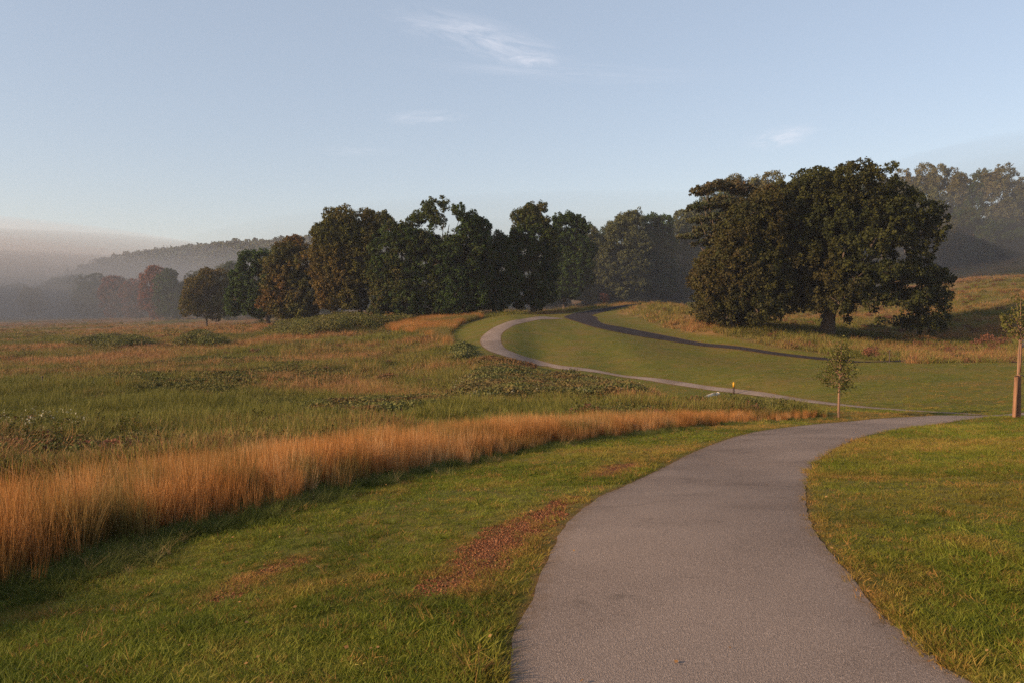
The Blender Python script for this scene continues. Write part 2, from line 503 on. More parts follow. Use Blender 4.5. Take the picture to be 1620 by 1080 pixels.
# ------------------------------------------------------------------ paved ways
def strip(name, L, R, mat, lift, label):
    n = len(L); m = 15; t = np.linspace(0, 1, m)
    jag = (fbm(np.arange(n) * 0.9, np.zeros(n), 11, 3) - 0.5) * 0.05
    d = R - L; w = np.linalg.norm(d, axis=1, keepdims=True); dn = d / (w + 1e-9)
    L2 = L + dn * jag[:, None]; R2 = R + dn * jag[::-1, None]
    G = L2[:, None] * (1 - t[None, :, None]) + R2[:, None] * t[None, :, None]
    x = G[..., 0].ravel(); y = G[..., 1].ravel(); r = np.hypot(x, y)
    crown = np.tile(0.018 * (1 - (2 * t - 1) ** 2), n)
    z = tz(x, y) + lift + np.clip(r / 9000, 0, 0.02) + crown
    e = np.tile(np.clip(1 - np.minimum(t, 1 - t) / 0.05, 0, 1), n)
    V = np.stack([x, y, z], 1).reshape(n, m, 3); m2 = m
    ii = np.arange(n * m2).reshape(n, m2)
    Q = np.stack([ii[:-1, :-1], ii[:-1, 1:], ii[1:, 1:], ii[1:, :-1]], -1).reshape(-1, 4)
    o = mesh_np(name, V.reshape(-1, 3), Q, mat, attrs={'edge': ('POINT', e)}, smooth_=True)
    return tag(o, label, kind='structure')


M['path'] = asphalt_mat('worn path asphalt', (0.045, 0.034, 0.029), (0.138, 0.106, 0.090), (0.32, 0.26, 0.225))
M['road'] = asphalt_mat('dark fresh asphalt', (0.012, 0.010, 0.012), (0.020, 0.0175, 0.021), (0.040, 0.034, 0.037))
strip('path', front_path[0], front_path[1], M['path'], 0.006, 'pinkish grey paved path curving through the foreground')
strip('path', sec_path[0], sec_path[1], M['path'], 0.002, 'pale paved path looping away round the far lawn')
strip('road', road_path[0], road_path[1], M['road'], 0.016, 'dark asphalt road behind the far lawn')


# ------------------------------------------------------------------ tufts and scattering
def tuft(name, n, spread, h, w, lean, mat, seed, hj=0.5, curl=0.5, levels=4, flat=0.0):
    rg = np.random.default_rng(seed)
    a = rg.uniform(0, 2 * np.pi, n); r = spread * np.sqrt(rg.uniform(0, 1, n))
    bx, by = r * np.cos(a), r * np.sin(a)
    la = a + rg.normal(0, 1.1, n); le = np.abs(rg.normal(lean, lean * 0.5, n))
    H = h * (1 - hj * rg.uniform(0, 1, n)); W = w * rg.uniform(0.7, 1.3, n)
    fa = rg.uniform(0, np.pi, n)
    t = np.linspace(0, 1, levels)[:, None]
    hor = H * (le * t + curl * le * t ** 2.2)
    z = H * (t - flat * t ** 2 * 0.5) * (1 / (1 + 0.35 * le))
    cx = bx + hor * np.cos(la); cy = by + hor * np.sin(la)
    ww = W * (1 - t ** 1.6 * 0.88) * 0.5
    dx, dy = np.cos(fa) * ww, np.sin(fa) * ww
    V = np.stack([np.stack([cx - dx, cy - dy, z - 0.01], -1), np.stack([cx + dx, cy + dy, z - 0.01], -1)], 2)   # lev, n, 2, 3
    V = V.transpose(1, 0, 2, 3).reshape(n, levels * 2, 3)
    b = (np.arange(n) * levels * 2)[:, None, None]
    q = np.array([[2 * i, 2 * i + 1, 2 * i + 3, 2 * i + 2] for i in range(levels - 1)])[None]
    Q = (b + q).reshape(-1, 4)
    return mesh_np(name, V.reshape(-1, 3), Q, mat, attrs={'bt': ('FACE', np.repeat(rg.uniform(0, 1, n), levels - 1))}, link=False)


def collection(name, objs):
    c = bpy.data.collections.new(name)
    for o in objs: c.objects.link(o)
    return c


def scatter(name, x, y, z, scl, tint, dry, coll, nvar, seed, label, tilt=0.12, sz=None, pick=None):
    rg = np.random.default_rng(seed); n = len(x)
    me = bpy.data.meshes.new(name); me.vertices.add(n)
    me.vertices.foreach_set('co', np.stack([x, y, z], 1).astype(np.float32).ravel())
    rot = np.stack([rg.normal(0, tilt, n), rg.normal(0, tilt, n), rg.uniform(0, 6.283, n)], 1).astype(np.float32)
    a = me.attributes.new('rot', 'FLOAT_VECTOR', 'POINT'); a.data.foreach_set('vector', rot.ravel())
    s3 = np.stack([scl, scl, scl if sz is None else sz], 1).astype(np.float32)
    a = me.attributes.new('scl', 'FLOAT_VECTOR', 'POINT'); a.data.foreach_set('vector', s3.ravel())
    a = me.attributes.new('pick', 'INT', 'POINT')
    a.data.foreach_set('value', (rg.integers(0, nvar, n) if pick is None else pick).astype(np.int32))
    for nm, ar in (('tint', tint), ('dry', dry)):
        a = me.attributes.new(nm, 'FLOAT', 'POINT'); a.data.foreach_set('value', np.ascontiguousarray(ar, np.float32))
    o = bpy.data.objects.new(name, me); COL.objects.link(o)
    ng = bpy.data.node_groups.new(name, 'GeometryNodeTree')
    ng.interface.new_socket('Geometry', in_out='INPUT', socket_type='NodeSocketGeometry')
    ng.interface.new_socket('Geometry', in_out='OUTPUT', socket_type='NodeSocketGeometry')
    N = ng.nodes; gi = N.new('NodeGroupInput'); go = N.new('NodeGroupOutput')
    ci = N.new('GeometryNodeCollectionInfo'); ci.inputs['Collection'].default_value = coll
    ci.inputs['Separate Children'].default_value = True; ci.inputs['Reset Children'].default_value = True
    ip = N.new('GeometryNodeInstanceOnPoints'); ip.inputs['Pick Instance'].default_value = True
    def na(nm, ty):
        q = N.new('GeometryNodeInputNamedAttribute'); q.data_type = ty; q.inputs['Name'].default_value = nm
        return [s for s in q.outputs if s.enabled and s.name == 'Attribute'][0]
    L = ng.links
    L.new(gi.outputs[0], ip.inputs['Points']); L.new(ci.outputs[0], ip.inputs['Instance'])
    L.new(na('pick', 'INT'), ip.inputs['Instance Index'])
    L.new(na('rot', 'FLOAT_VECTOR'), ip.inputs['Rotation']); L.new(na('scl', 'FLOAT_VECTOR'), ip.inputs['Scale'])
    L.new(ip.outputs[0], go.inputs[0])
    md = o.modifiers.new('scatter', 'NODES'); md.node_group = ng
    tag(o, label, kind='stuff')
    return o


def fan(n, dmin, dmax, seed, spread=0.92, power=1.0, x0=-2.0):
    """n spots spread over the ground, thinning with distance"""
    rg = np.random.default_rng(seed)
    t = rg.uniform(0, 1, n)
    d = 1 / ((1 / dmin) ** power * (1 - t) + (1 / dmax) ** power * t) ** (1 / power)
    x = rg.uniform(-spread, spread, n) * (d + 1.0)
    return x, d


# mown grass
GR = [(0.0, (0.042, 0.054, 0.006)), (0.4, (0.094, 0.118, 0.010)), (0.75, (0.165, 0.178, 0.020)), (1.0, (0.32, 0.27, 0.06))]
M['lawn_blade'] = blade_mat('lawn blades', GR, 0.35, (0.30, 0.155, 0.045), 0.15)
lawn_c = collection('lawn tufts', [tuft('lawn_tuft_%d' % i, 46, 0.085, 0.036 + 0.006 * (i % 3), 0.0050, 0.8, M['lawn_blade'], 20 + i, 0.6, 0.6) for i in range(6)])
xa, ya = fan(60000, 2.6, 14, 1, power=0.85); xb, yb = fan(85000, 12, 150, 2, power=0.45)
x = np.concatenate([xa, xb]); y = np.concatenate([ya, yb]); D = np.hypot(x, y)
rg = np.random.default_rng(4)
k = (lawn_sd(x, y) > -0.05)
x, y, D = x[k], y[k], D[k]
sd = path_sd(x, y); ds = np.where(D < 80, dirt(x, y), -9)
bare = (ds > -0.06 + (fbm(x * 3, y * 3, 9) - 0.5) * 0.9) & (rg.uniform(0, 1, len(x)) > 0.06)
keep = (sd < -0.03 + 0.03 * rg.normal(0, 1, len(x)) - np.clip(D - 15, 0, 60) * 0.003) & ~bare
x, y, D, sd, ds = x[keep], y[keep], D[keep], sd[keep], ds[keep]
n = len(x); rg = np.random.default_rng(5)
patch = fbm(x * 0.55, y * 0.55, 31, 4); fine = fbm(x * 3.1, y * 3.1, 37, 3)
tint = np.clip(0.54 + (patch - 0.5) * 1.1 + (fine - 0.5) * 0.9 + rg.normal(0, 0.12, n) + (fbm(x / 5, y / 2.5, 33, 4) - 0.5) * 1.3 * np.clip(D / 40, 0, 1), 0, 1)
edge = np.exp(-np.clip(-sd, 0, 9) / 0.10)
dry = np.clip(np.clip((fbm(x / 4.5, y / 4.5, 57, 4) - 0.50) * 3.5, 0, 0.55) * np.clip(D / 30, 0, 1) + edge * rg.uniform(0.2, 1.0, n) * 0.95 + np.clip((fbm(x * 1.7, y * 1.7, 53, 4) - 0.60) * 4, 0, 0.55) * rg.uniform(0.3, 1, n)
              + (rg.uniform(0, 1, n) < 0.11) * rg.uniform(0.3, 0.95, n)
              + np.where(ds > -0.35, np.clip(1 + ds / 0.35, 0, 1) * 0.8, 0) * rg.uniform(0.3, 1, n), 0, 1)
# longer untrimmed fringe and rank clumps
clump = np.clip((fbm(x * 1.3 + 9, y * 1.3, 71, 3) - 0.5) * 4, 0, 1)
fr = np.exp(-dist(x, y, front_path[0][::4], False) / 0.16) * (D < 16) * np.clip(fbm(x * 2.2, y * 2.2, 77, 2) * 2 - 0.3, 0, 1)
scl = (0.75 + 0.5 * rg.uniform(0, 1, n)) * (1 + 0.35 * clump) * (1 + 0.1 * edge) * (1 + 1.6 * fr) * np.clip(D / 9, 1, 6) ** 0.45
sz = scl * np.clip(0.85 + 0.3 * clump, 0, 2) * np.clip(1.25 - D / 90, 0.6, 1)
dl = dist(x, y, front_path[0][::4], False); k = ~((D < 24) & (dl < 1.0) & (sd > -0.072 * scl)) 
x, y, scl, tint, dry, sz = x[k], y[k], scl[k], tint[k], dry[k], sz[k]
scatter('lawn_grass', x, y, tz(x, y), scl, tint, dry, lawn_c, 6, 6, 'short green mown grass with dewy blades', 0.18, sz)
print('lawn tufts', n)

# crumbs of bare soil
soil = NT('soil crumbs'); M['crumb'] = soil.rough(soil.ramp(soil.attr('tint'), [(0, (0.035, 0.015, 0.009)), (0.6, (0.14, 0.052, 0.026)), (1, (0.25, 0.115, 0.058))]), 1.0, spec=0.05)
cc_ = []
for q_, n_ in zip(DIRT, (14000, 2000, 1200)):
    a_ = q_.min(0) - 0.15; b_ = q_.max(0) + 0.15; r_ = np.random.default_rng(n_); x_ = r_.uniform(a_[0], b_[0], n_ * 3); y_ = r_.uniform(a_[1], b_[1], n_ * 3)
    k_ = sdist(x_, y_, q_) > -0.12 + (fbm(x_ * 4, y_ * 4, 3) - 0.5) * 0.5; cc_.append(np.stack([x_[k_], y_[k_]], 1))
cc_ = np.vstack(cc_); r_ = np.random.default_rng(88); nc_ = len(cc_); sc_ = 0.0025 + 0.009 * r_.uniform(0, 1, nc_) ** 3
base_ = np.stack([cc_[:, 0], cc_[:, 1], tz(cc_[:, 0], cc_[:, 1]) + sc_ * 0.3], 1)
oct_ = np.array([(1, 0, 0), (0, 1, 0), (-1, 0, 0), (0, -1, 0), (0, 0, .8), (0, 0, -.8)], float)
Vc = base_[:, None] + oct_[None] * sc_[:, None, None] * r_.uniform(0.6, 1.4, (nc_, 6, 3))
tri_ = np.array([(0, 1, 4), (1, 2, 4), (2, 3, 4), (3, 0, 4), (1, 0, 5), (2, 1, 5), (3, 2, 5), (0, 3, 5)])
Qc = (np.arange(nc_)[:, None, None] * 6 + tri_[None]).reshape(-1, 3)
o_c = mesh_np('soil_crumbs', Vc.reshape(-1, 3), Qc, M['crumb'], attrs={'tint': ('FACE', np.repeat(r_.uniform(0, 1, nc_), 8))})
tag(o_c, 'loose reddish brown soil crumbs on the worn bare patches', kind='stuff')

# tall orange grass
OR = [(0.0, (0.16, 0.080, 0.028)), (0.3, (0.34, 0.145, 0.040)), (0.65, (0.48, 0.225, 0.072)), (1.0, (0.66, 0.46, 0.24))]
M['tall_blade'] = blade_mat('tall orange stems', OR, 0.45, (0.11, 0.115, 0.035), 0.15)
tall_c = collection('tall tufts', [tuft('tall_tuft_%d' % i, 52, 0.15, 1.0, 0.0080, 0.06 + 0.04 * (i % 3), M['tall_blade'], 60 + i, 0.72, 0.6, 5) for i in range(6)])


def fill(poly, n, seed, lo=None):
    rg = np.random.default_rng(seed); a = poly.min(0); b = poly.max(0); xs_, ys_ = [], []
    tot = 0
    while tot < n:
        x = rg.uniform(a[0], b[0], n * 4); y = rg.uniform(a[1], b[1], n * 4)
        k = inside(x, y, poly); xs_.append(x[k]); ys_.append(y[k]); tot += k.sum()
    return np.concatenate(xs_)[:n], np.concatenate(ys_)[:n]


x, y = fill(BAND, 9000, 7)
rg = np.random.default_rng(8); D = np.hypot(x, y); n = len(x)
e = dist(x, y, band_lo, False)                       # distance from the lawn edge
dens = np.clip(0.15 + e / 0.9 + (fbm(x * 0.9, y * 0.9, 61) - 0.5) * 1.6, 0, 1)
k = rg.uniform(0, 1, n) < dens
x, y, D, e = x[k], y[k], D[k], e[k]; n = len(x)
hgt = np.interp(D, [0, 8, 20, 27, 33], [0.95, 0.92, 0.84, 0.70, 0.50]) * (0.72 + 0.42 * fbm(x * 0.7, y * 0.7, 81) + rg.normal(0, 0.11, n)) * np.clip(0.55 + e * 0.45, 0, 1)
tint = np.clip(0.52 + (fbm(x * 0.8, y * 0.8, 91) - 0.5) * 1.5 + rg.normal(0, 0.22, n), 0, 1)
dry = np.clip((fbm(x * 1.2, y * 1.2, 95) - 0.54) * 4, 0, 0.75) + (rg.uniform(0, 1, n) < 0.06) * 0.6 * np.exp(-e); dry = np.clip(dry, 0, .8)
scatter('tall_grass', x, y, tz(x, y), np.clip(hgt, 0.3, 2) * 1.1, tint, dry, tall_c, 6, 9, 'tall orange prairie grass standing in a band along the lawn', 0.07, np.clip(hgt, 0.25, 2))
print('tall tufts', n)

# rank green grass at the foot of the tall band
M['rank_blade'] = blade_mat('rank green blades', [(0, (0.035, 0.048, 0.010)), (0.5, (0.080, 0.098, 0.020)), (1, (0.19, 0.18, 0.06))], 0.4, (0.32, 0.22, 0.10), 0.08)
rank_c = collection('rank tufts', [tuft('rank_tuft_%d' % i, 60, 0.15, 0.24, 0.0075, 0.5, M['rank_blade'], 110 + i, 0.6, 1.0, 5, 0.5) for i in range(5)])
t = np.random.default_rng(12)
bl = smooth(band_lo, 400)
bl = np.vstack([[(-8, -3)], [(-5.2, 1.5)], bl])
seg = t.integers(0, len(bl) - 1, 7000); f = t.uniform(0, 1, 7000)[:, None]
pp = bl[seg] * (1 - f) + bl[seg + 1] * f
tn = bl[seg + 1] - bl[seg]; tn /= np.linalg.norm(tn, axis=1, keepdims=True) + 1e-9
o_ = t.normal(0.25, 0.34, 7000)[:, None]
pp = pp + np.stack([-tn[:, 1], tn[:, 0]], 1) * o_
x, y = pp[:, 0], pp[:, 1]; D = np.hypot(x, y)
k = (fbm(x * 1.1, y * 1.1, 14, 3) > 0.40) & (D > 2); x, y, D = x[k], y[k], D[k]; n = len(x)
s = (0.5 + 0.6 * t.uniform(0, 1, n)) * np.clip(1.15 - D / 50, 0.5, 1)
scatter('rank_grass', x, y, tz(x, y), s, np.clip(fbm(x, y, 15) + t.normal(0, 0.15, n), 0, 1), (t.uniform(0, 1, n) < 0.07) * 0.8, rank_c, 5, 13,
        'tangled green grass along the foot of the tall orange grass', 0.25)

# meadow cover
M['mead_blade'] = blade_mat('meadow stems', [(0.0, (0.060, 0.066, 0.014)), (0.35, (0.15, 0.145, 0.032)), (0.6, (0.20, 0.135, 0.048)), (0.85, (0.28, 0.125, 0.052)), (1, (0.34, 0.21, 0.10))],
                            0.3, (0.135, 0.128, 0.028), 0.1)
mead_c = collection('meadow tufts', [tuft('meadow_tuft_%d' % i, 34, 0.34, 0.55, 0.024, 0.32, M['mead_blade'], 140 + i, 0.6, 0.9, 4) for i in range(6)])
x, y = fan(125000, 15, 330, 16, 0.80, 0.45)
ls = lawn_sd(x, y); k = (ls < -0.25) & ~inside(x, y, BAND) & (path_sd(x, y) < -1.3)
x, y = x[k], y[k]; D = np.hypot(x, y); n = len(x); rg = np.random.default_rng(17)
pz = fbm(x / 16, y / 9, 101, 5); pf = fbm(x / 2.2, y / 2.2, 103, 3)
base = np.interp(D, [15, 35, 50, 70, 110, 200, 330], [0.34, 0.30, 0.38, 0.46, 0.54, 0.60, 0.68])
tint = np.clip(base + (pz - 0.5) * 2.7 + (pf - 0.5) * 0.7 + rg.normal(0, 0.17, n), 0, 1)
right = np.clip((x - 20) / 15, 0, 1); tint = np.clip(tint - right * 0.22 + right * (fbm(x / 30, y / 7, 207, 3) - 0.5) * 1.4, 0, 1)
dry = np.clip((0.47 - pz) * 6 + (0.5 - pf) * 1.2, 0, 0.6) * (1 - right * 0.5) * np.clip(1.4 - D / 140, 0, 1)
s = (0.7 + 0.7 * rg.uniform(0, 1, n)) * np.clip(D / 45, 0.8, 4) ** 0.5
szz = s * np.clip(0.15 + 1.8 * pf, 0.2, 2) * np.clip(1.3 - D / 200, 0.35, 1.0)
scatter('meadow_grass', x, y, ground_z(x, y) - 0.02, s, tint, dry, mead_c, 6, 18, 'rough meadow grasses in olive, tan and rust', 0.15, szz)
print('meadow tufts', n)

# herbs and low weeds mixed into the meadow
FORB = []
for i, (mk, hu) in enumerate((('f_weed', 0.05), ('f_bramble', 0.1), ('f_rust', 0.4), ('f_weed', 0.3), ('f_autumn', 0.2))):
    r5 = np.random.default_rng(900 + i); m5 = 16
    c5 = np.stack([r5.normal(0, 0.28, m5), r5.normal(0, 0.28, m5), np.abs(r5.normal(0.3, 0.14, m5))], 1)
    FORB.append((mk, hu, c5, 900 + i))


def forb_cover():
    objs = []
    for mk, hu, c5, sd_ in FORB:
        C, N_ = clumps_to_leaves(c5, np.tile([0, 0, .5], (len(c5), 1)), np.full(len(c5), 0.13), 22, sd_, 1.3)
        r5 = np.random.default_rng(sd_); n5 = len(C)
        o = leaf_mesh('forb_%d' % (sd_ - 900), C, N_, 0.062, r5.uniform(0, 1, n5), np.clip(r5.normal(hu, .2, n5), 0, 1), M[mk], None, sd_)
        COL.objects.unlink(o); objs.append(o)
    cc = collection('forbs', objs)
    x, y = fan(17000, 15, 260, 916, 0.80, 0.6)
    q = fbm(x / 5, y / 3, 917, 4); ls = lawn_sd(x, y)
    k = (q > 0.53 - 0.12 * np.clip((x - 20) / 15, 0, 1)) & (ls < -0.6) & ~inside(x, y, BAND) & (path_sd(x, y) < -0.8); x, y, q = x[k], y[k], q[k]; D = np.hypot(x, y); n = len(x)
    r5 = np.random.default_rng(918); sc = r5.uniform(0.5, 1.25, n) * np.clip(D / 60, 0.85, 2.2) ** 0.6
    kind = np.clip((fbm(x / 12, y / 8, 919, 3) - 0.3) / 0.4 * 5 + r5.normal(0, 0.7, n), 0, 4.99).astype(int)
    kind = np.where((x > 25) & (r5.uniform(0, 1, n) < 0.6), 2, kind)
    scatter('meadow_herbs', x, y, ground_z(x, y) - 0.03, sc, np.full(n, .5), np.zeros(n), cc, 5, 920, 'clumps of leafy herbs mixed through the rough meadow', 0.1, sc * np.clip(1.2 - D / 300, .5, 1), kind)


# second strip of orange grass by the bend of the far path
x, y = fill(BAND2, 2600, 21); D = np.hypot(x, y); rg = np.random.default_rng(22); n = len(x)
scatter('tall_grass', x, y, tz(x, y), np.full(n, 1.8), np.clip(0.28 + (fbm(x / 3, y / 3, 5) - 0.5) * 1.4 + rg.normal(0, 0.2, n), 0, 1), np.clip((fbm(x / 4, y / 4, 6) - 0.36) * 4, 0.1, 0.85), tall_c, 6, 23,
        'strip of tall orange grass beside the far bend of the pale path', 0.08, 0.9 + 0.5 * rg.uniform(0, 1, n))


# ------------------------------------------------------------------ leaves, trees
def leaf_mesh(name, C, Nrm, size, tint, hue, mat, parent, seed, aspect=0.75):
    """one kite-shaped leaf spray per centre"""
    rg = np.random.default_rng(seed); n = len(C)
    r = rg.normal(0, 1, (n, 3)); u = np.cross(Nrm, r); u /= np.linalg.norm(u, axis=1, keepdims=True) + 1e-9
    w = np.cross(Nrm, u)
    s = (size * rg.uniform(0.6, 1.35, n))[:, None]
    bend = Nrm * s * 0.18
    V = np.stack([C - u * s * 0.5, C + w * s * aspect * 0.5 + u * s * 0.05 + bend, C + u * s * 0.5, C - w * s * aspect * 0.5 + u * s * 0.05 - bend], 1)
    return mesh_np(name, V.reshape(-1, 3), np.arange(4 * n).reshape(n, 4), mat, parent, {'tint': ('FACE', tint), 'hue': ('FACE', hue)})


def clumps_to_leaves(cen, out, rad, per, seed, flat=1.0):
    """cen: clump centres, out: outward directions, rad: clump radii, per: leaves a clump"""
    rg = np.random.default_rng(seed); n = len(cen)
    d = rg.normal(0, 1, (n, per, 3)); d /= np.linalg.norm(d, axis=2, keepdims=True)
    d = d + out[:, None] * 0.35; d[..., 2] += 0.18
    d /= np.linalg.norm(d, axis=2, keepdims=True)
    q = d * (rad[:, None, None] * rg.uniform(0.45, 1.05, (n, per, 1))); q[..., 2] *= flat
    C = cen[:, None] + q
    N_ = d * 0.9 + rg.normal(0, 0.45, (n, per, 3)); N_ /= np.linalg.norm(N_, axis=2, keepdims=True)
    return C.reshape(-1, 3), N_.reshape(-1, 3)


def crown_from_lobes(lobes, mat, parent, seed, clump_r=0.75, leaf=0.34, per=26, dens=1.0, hue_f=None, flat=1.0, name='crown', cover=1.7):
    """lobes: (x, y, z, rx, rz) in metres; each carries leaf clumps on its outside"""
    rg = np.random.default_rng(seed)
    cen = []; out = []; ctint = []
    L = np.array(lobes, float)
    for (lx, ly, lz, rx, rz) in lobes:
        rx = max(rx - 0.3 * clump_r, rx * 0.75); rz = max(rz - 0.3 * clump_r, rz * 0.75)
        area = 4 * math.pi * rx * (rx + 2 * rz) / 3
        m = max(4, int(dens * cover * area / (math.pi * clump_r ** 2) * 0.72))
        d = rg.normal(0, 1, (m, 3)); d /= np.linalg.norm(d, axis=1, keepdims=True)
        rr = rg.uniform(0.72, 1.04, (m, 1)) ** 0.8
        rr = np.where(rg.uniform(0, 1, (m, 1)) < 0.22, rr * rg.uniform(1.08, 1.38, (m, 1)), rr)      # boughs that stick out
        c = np.array([lx, ly, lz]) + d * rr * np.array([rx, rx, rz])
        # drop clumps buried deep inside other lobes
        bur = np.zeros(m, bool)
        for (ox, oy, oz, orx, orz) in L:
            q = ((c - (ox, oy, oz)) / (orx * 0.55, orx * 0.55, orz * 0.55)); bur |= (q ** 2).sum(1) < 1
        c = c[~bur]; d = d[~bur]; cen.append(c); out.append(d); ctint.append(np.full(len(c), rg.uniform(-0.15, 0.15)))
    cen = np.vstack(cen); out = np.vstack(out); ctint = np.concatenate(ctint)
    n = len(cen)
    rad = clump_r * rg.uniform(0.6, 1.3, n)
    C, N_ = clumps_to_leaves(cen, out, rad, per, seed + 1, flat)
    ct = np.clip(0.5 + ctint + rg.normal(0, 0.2, n), 0, 1)
    tint = np.clip(np.repeat(ct, per) + rg.normal(0, 0.18, n * per), 0, 1)
    hv = np.zeros(n) if hue_f is None else hue_f(cen, rg)
    hue = np.clip(np.repeat(hv, per) + rg.normal(0, 0.08, n * per) * (np.repeat(hv, per) > 0.02), 0, 1)
    o = leaf_mesh(name, C, N_, leaf, tint, hue, mat, parent, seed + 2)
    return o, cen


def trunk_for(lobes, H, r0, parent, seed, split=0.25, lean=0.0, mat=None, nl=14):
    rg = random.Random(seed)
    zt = max(l[2] for l in lobes)
    cx = sum(l[0] for l in lobes) / len(lobes)
    main = []
    for i in range(7):
        t = i / 6
        main.append((cx * 0.75 * t ** 1.3 + rg.uniform(-.1, .1) * t, rg.uniform(-.15, .15) * t, -0.4 + (zt * 0.82 + 0.4) * t,
                     r0 * ((1 - t) ** 0.8 * 0.9 + 0.10) + (0.45 * r0 if i == 0 else 0)))
    segs = [main]
    ls = sorted(lobes, key=lambda l: rg.random())[:nl]
    for (lx, ly, lz, rx, rz) in ls:
        t = min(0.75, max(split * 0.9 if lz > 0.35 * zt else 0.33, (lz / zt) * 0.55 * rg.uniform(0.8, 1.1)))
        k = t * 6; i = int(k); f = k - i
        a = [main[i][j] * (1 - f) + main[i + 1][j] * f for j in range(4)]
        r = a[3] * 0.5
        mid = ((a[0] + lx) / 2 + rg.uniform(-.4, .4), (a[1] + ly) / 2 + rg.uniform(-.4, .4), (a[2] + lz) / 2 + (0.10 if lz > 0.35 * zt else 0.38) * abs(lx - a[0]), r * 0.5)
        segs.append([(a[0], a[1], a[2], r), mid, (lx, ly, lz, max(0.03, r * 0.3))])
        for _ in range(3):
            e = (lx + rg.uniform(-1, 1) * rx, ly + rg.uniform(-1, 1) * rx, lz + rg.uniform(-.6, 1) * rz, 0.02)
            segs.append([(lx, ly, lz, max(0.03, r * 0.28)), ((lx + e[0]) / 2, (ly + e[1]) / 2, (lz + e[2]) / 2 + .1, 0.04), e])
    V, Q = tubes(segs, 8)
    return mesh_np('trunk', V, Q, mat or M['bark'], parent, smooth_=True)


def ground_at(x, y): return float(ground_z(np.array([x]), np.array([y]))[0])


def hero(name, base, lobes_px, mat, label, cat='tree', seed=1, r0=0.4, depth=0.85, hue_f=None, group=None, clump=0.64, leaf=0.34, per=34,
         dens=1.0, flat=1.0, copies=3, nl=14, fillin=0.32, org=None, sc=1.0):
    """a tree whose boughs are set out from the photograph's proportions, at its own distance, with real depth"""
    ub, vb, D = base
    if org: lobes_px = [(org[0] + l[0] / sc, org[1] + l[1] / sc) + tuple(q / sc for q in l[2:]) for l in lobes_px]
    p = at(ub, vb, D); gz = ground_at(p[0], D)
    root = empty(name, (p[0], D, gz)); tag(root, label, cat, group)
    m = D / F; rg = random.Random(seed)
    us = [l[0] for l in lobes_px]; lo = min(u - l[2] for u, l in zip(us, lobes_px)); hi = max(u + l[2] for u, l in zip(us, lobes_px))
    uc = (lo + hi) / 2; W = (hi - lo) / 2
    top = at(0, 470, D)[2]
    lobes = []
    for l in lobes_px:
        u, v, r = l[:3]; rz = l[3] if len(l) > 3 else r
        if D > 110: r *= 1.04; rz *= 1.04
        x = (u - ub) * m; z = at(u, v, D)[2] - gz
        ext_ = math.sqrt(max(0.05, 1 - ((u - uc) / W) ** 2)) * W * m * depth
        zz = z
        for c in range(copies):
            yy = (-1 + 2 * c / max(1, copies - 1)) * max(0, ext_ - r * m) * rg.uniform(0.65, 1.0) if copies > 1 else 0
            lobes.append((x + rg.uniform(-.2, .2) * r * m, yy, z + rg.uniform(-.15, .1) * r * m, r * m * rg.uniform(0.85, 1.0), rz * m * rg.uniform(0.85, 1.0)))
    # smaller boughs bridge the gaps between close neighbours
    extra = []
    for i in range(len(lobes)):
        for j in range(i + 1, len(lobes)):
            a, b = lobes[i], lobes[j]; dd_ = math.dist(a[:3], b[:3])
            if 0.7 * (a[3] + b[3]) < dd_ < 1.75 * (a[3] + b[3]) and rg.random() < fillin:
                t = rg.uniform(.4, .6); extra.append(tuple(a[q] * (1 - t) + b[q] * t for q in range(3)) + (min(a[3], b[3]) * 0.8, min(a[4], b[4]) * 0.8))
    base_lobes = lobes; lobes = lobes + extra
    crown_from_lobes(lobes, mat, root, seed * 13 + 1, clump, leaf, per, dens, hue_f, flat)
    trunk_for(base_lobes, 0, r0, root, seed, nl=nl)
    return root


def hue_const(a, b=0.0):
    def f(c, rg):
        q = fbm(c[:, 0] / 3 + c[:, 1] / 5, c[:, 2] / 3, 7, 2)
        return np.clip(a + (q - 0.5) * b + rg.normal(0, 0.08, len(c)), 0, 1)
    return f


def hue_left(x0, x1, a, zlim=99):
    def f(c, rg):
        q = fbm(c[:, 0] / 3, c[:, 2] / 3, 7, 2) - 0.5
        return np.clip(a * np.clip((x1 - c[:, 0]) / (x1 - x0), 0, 1) * np.clip((zlim - c[:, 2]) / 4, 0, 1) + q * 0.5, 0, 1)
    return f


# broad oak and its neighbours on the right
oak = [(640, 230, 85), (750, 180, 90), (850, 150, 80), (930, 145, 75), (1020, 170, 80), (1110, 240, 85), (1210, 290, 80), (1280, 330, 75), (1320, 390, 65),
       (1345, 350, 42), (650, 380, 100), (800, 340, 110), (950, 330, 110), (1100, 400, 90), (1220, 430, 70), (1290, 480, 48), (700, 520, 90),
       (850, 500, 100), (960, 480, 85), (880, 640, 100), (760, 680, 85), (1000, 620, 75), (1110, 610, 55), (1190, 620, 60), (1290, 620, 66),
       (1370, 625, 55), (1435, 640, 38), (1300, 720, 60), (1390, 740, 55), (1200, 720, 48), (1370, 830, 52), (1400, 900, 36), (1320, 860, 36),
       (1060, 720, 62), (960, 740, 55), (830, 770, 55), (1110, 790, 32), (980, 850, 24), (735, 770, 45)]
oak = [(a, b + 10, c * 0.93) for a, b, c in oak]
hero('oak_tree', (1307, 530, 105), oak, M['f_oak'], 'broad spreading dark oak, the largest tree, standing behind the lawn on the right', seed=3, r0=0.85,
     hue_f=hue_left(-12, 8, 0.55, 13), org=(1040, 240), sc=3.24, clump=0.53, leaf=0.28, per=34, nl=26)
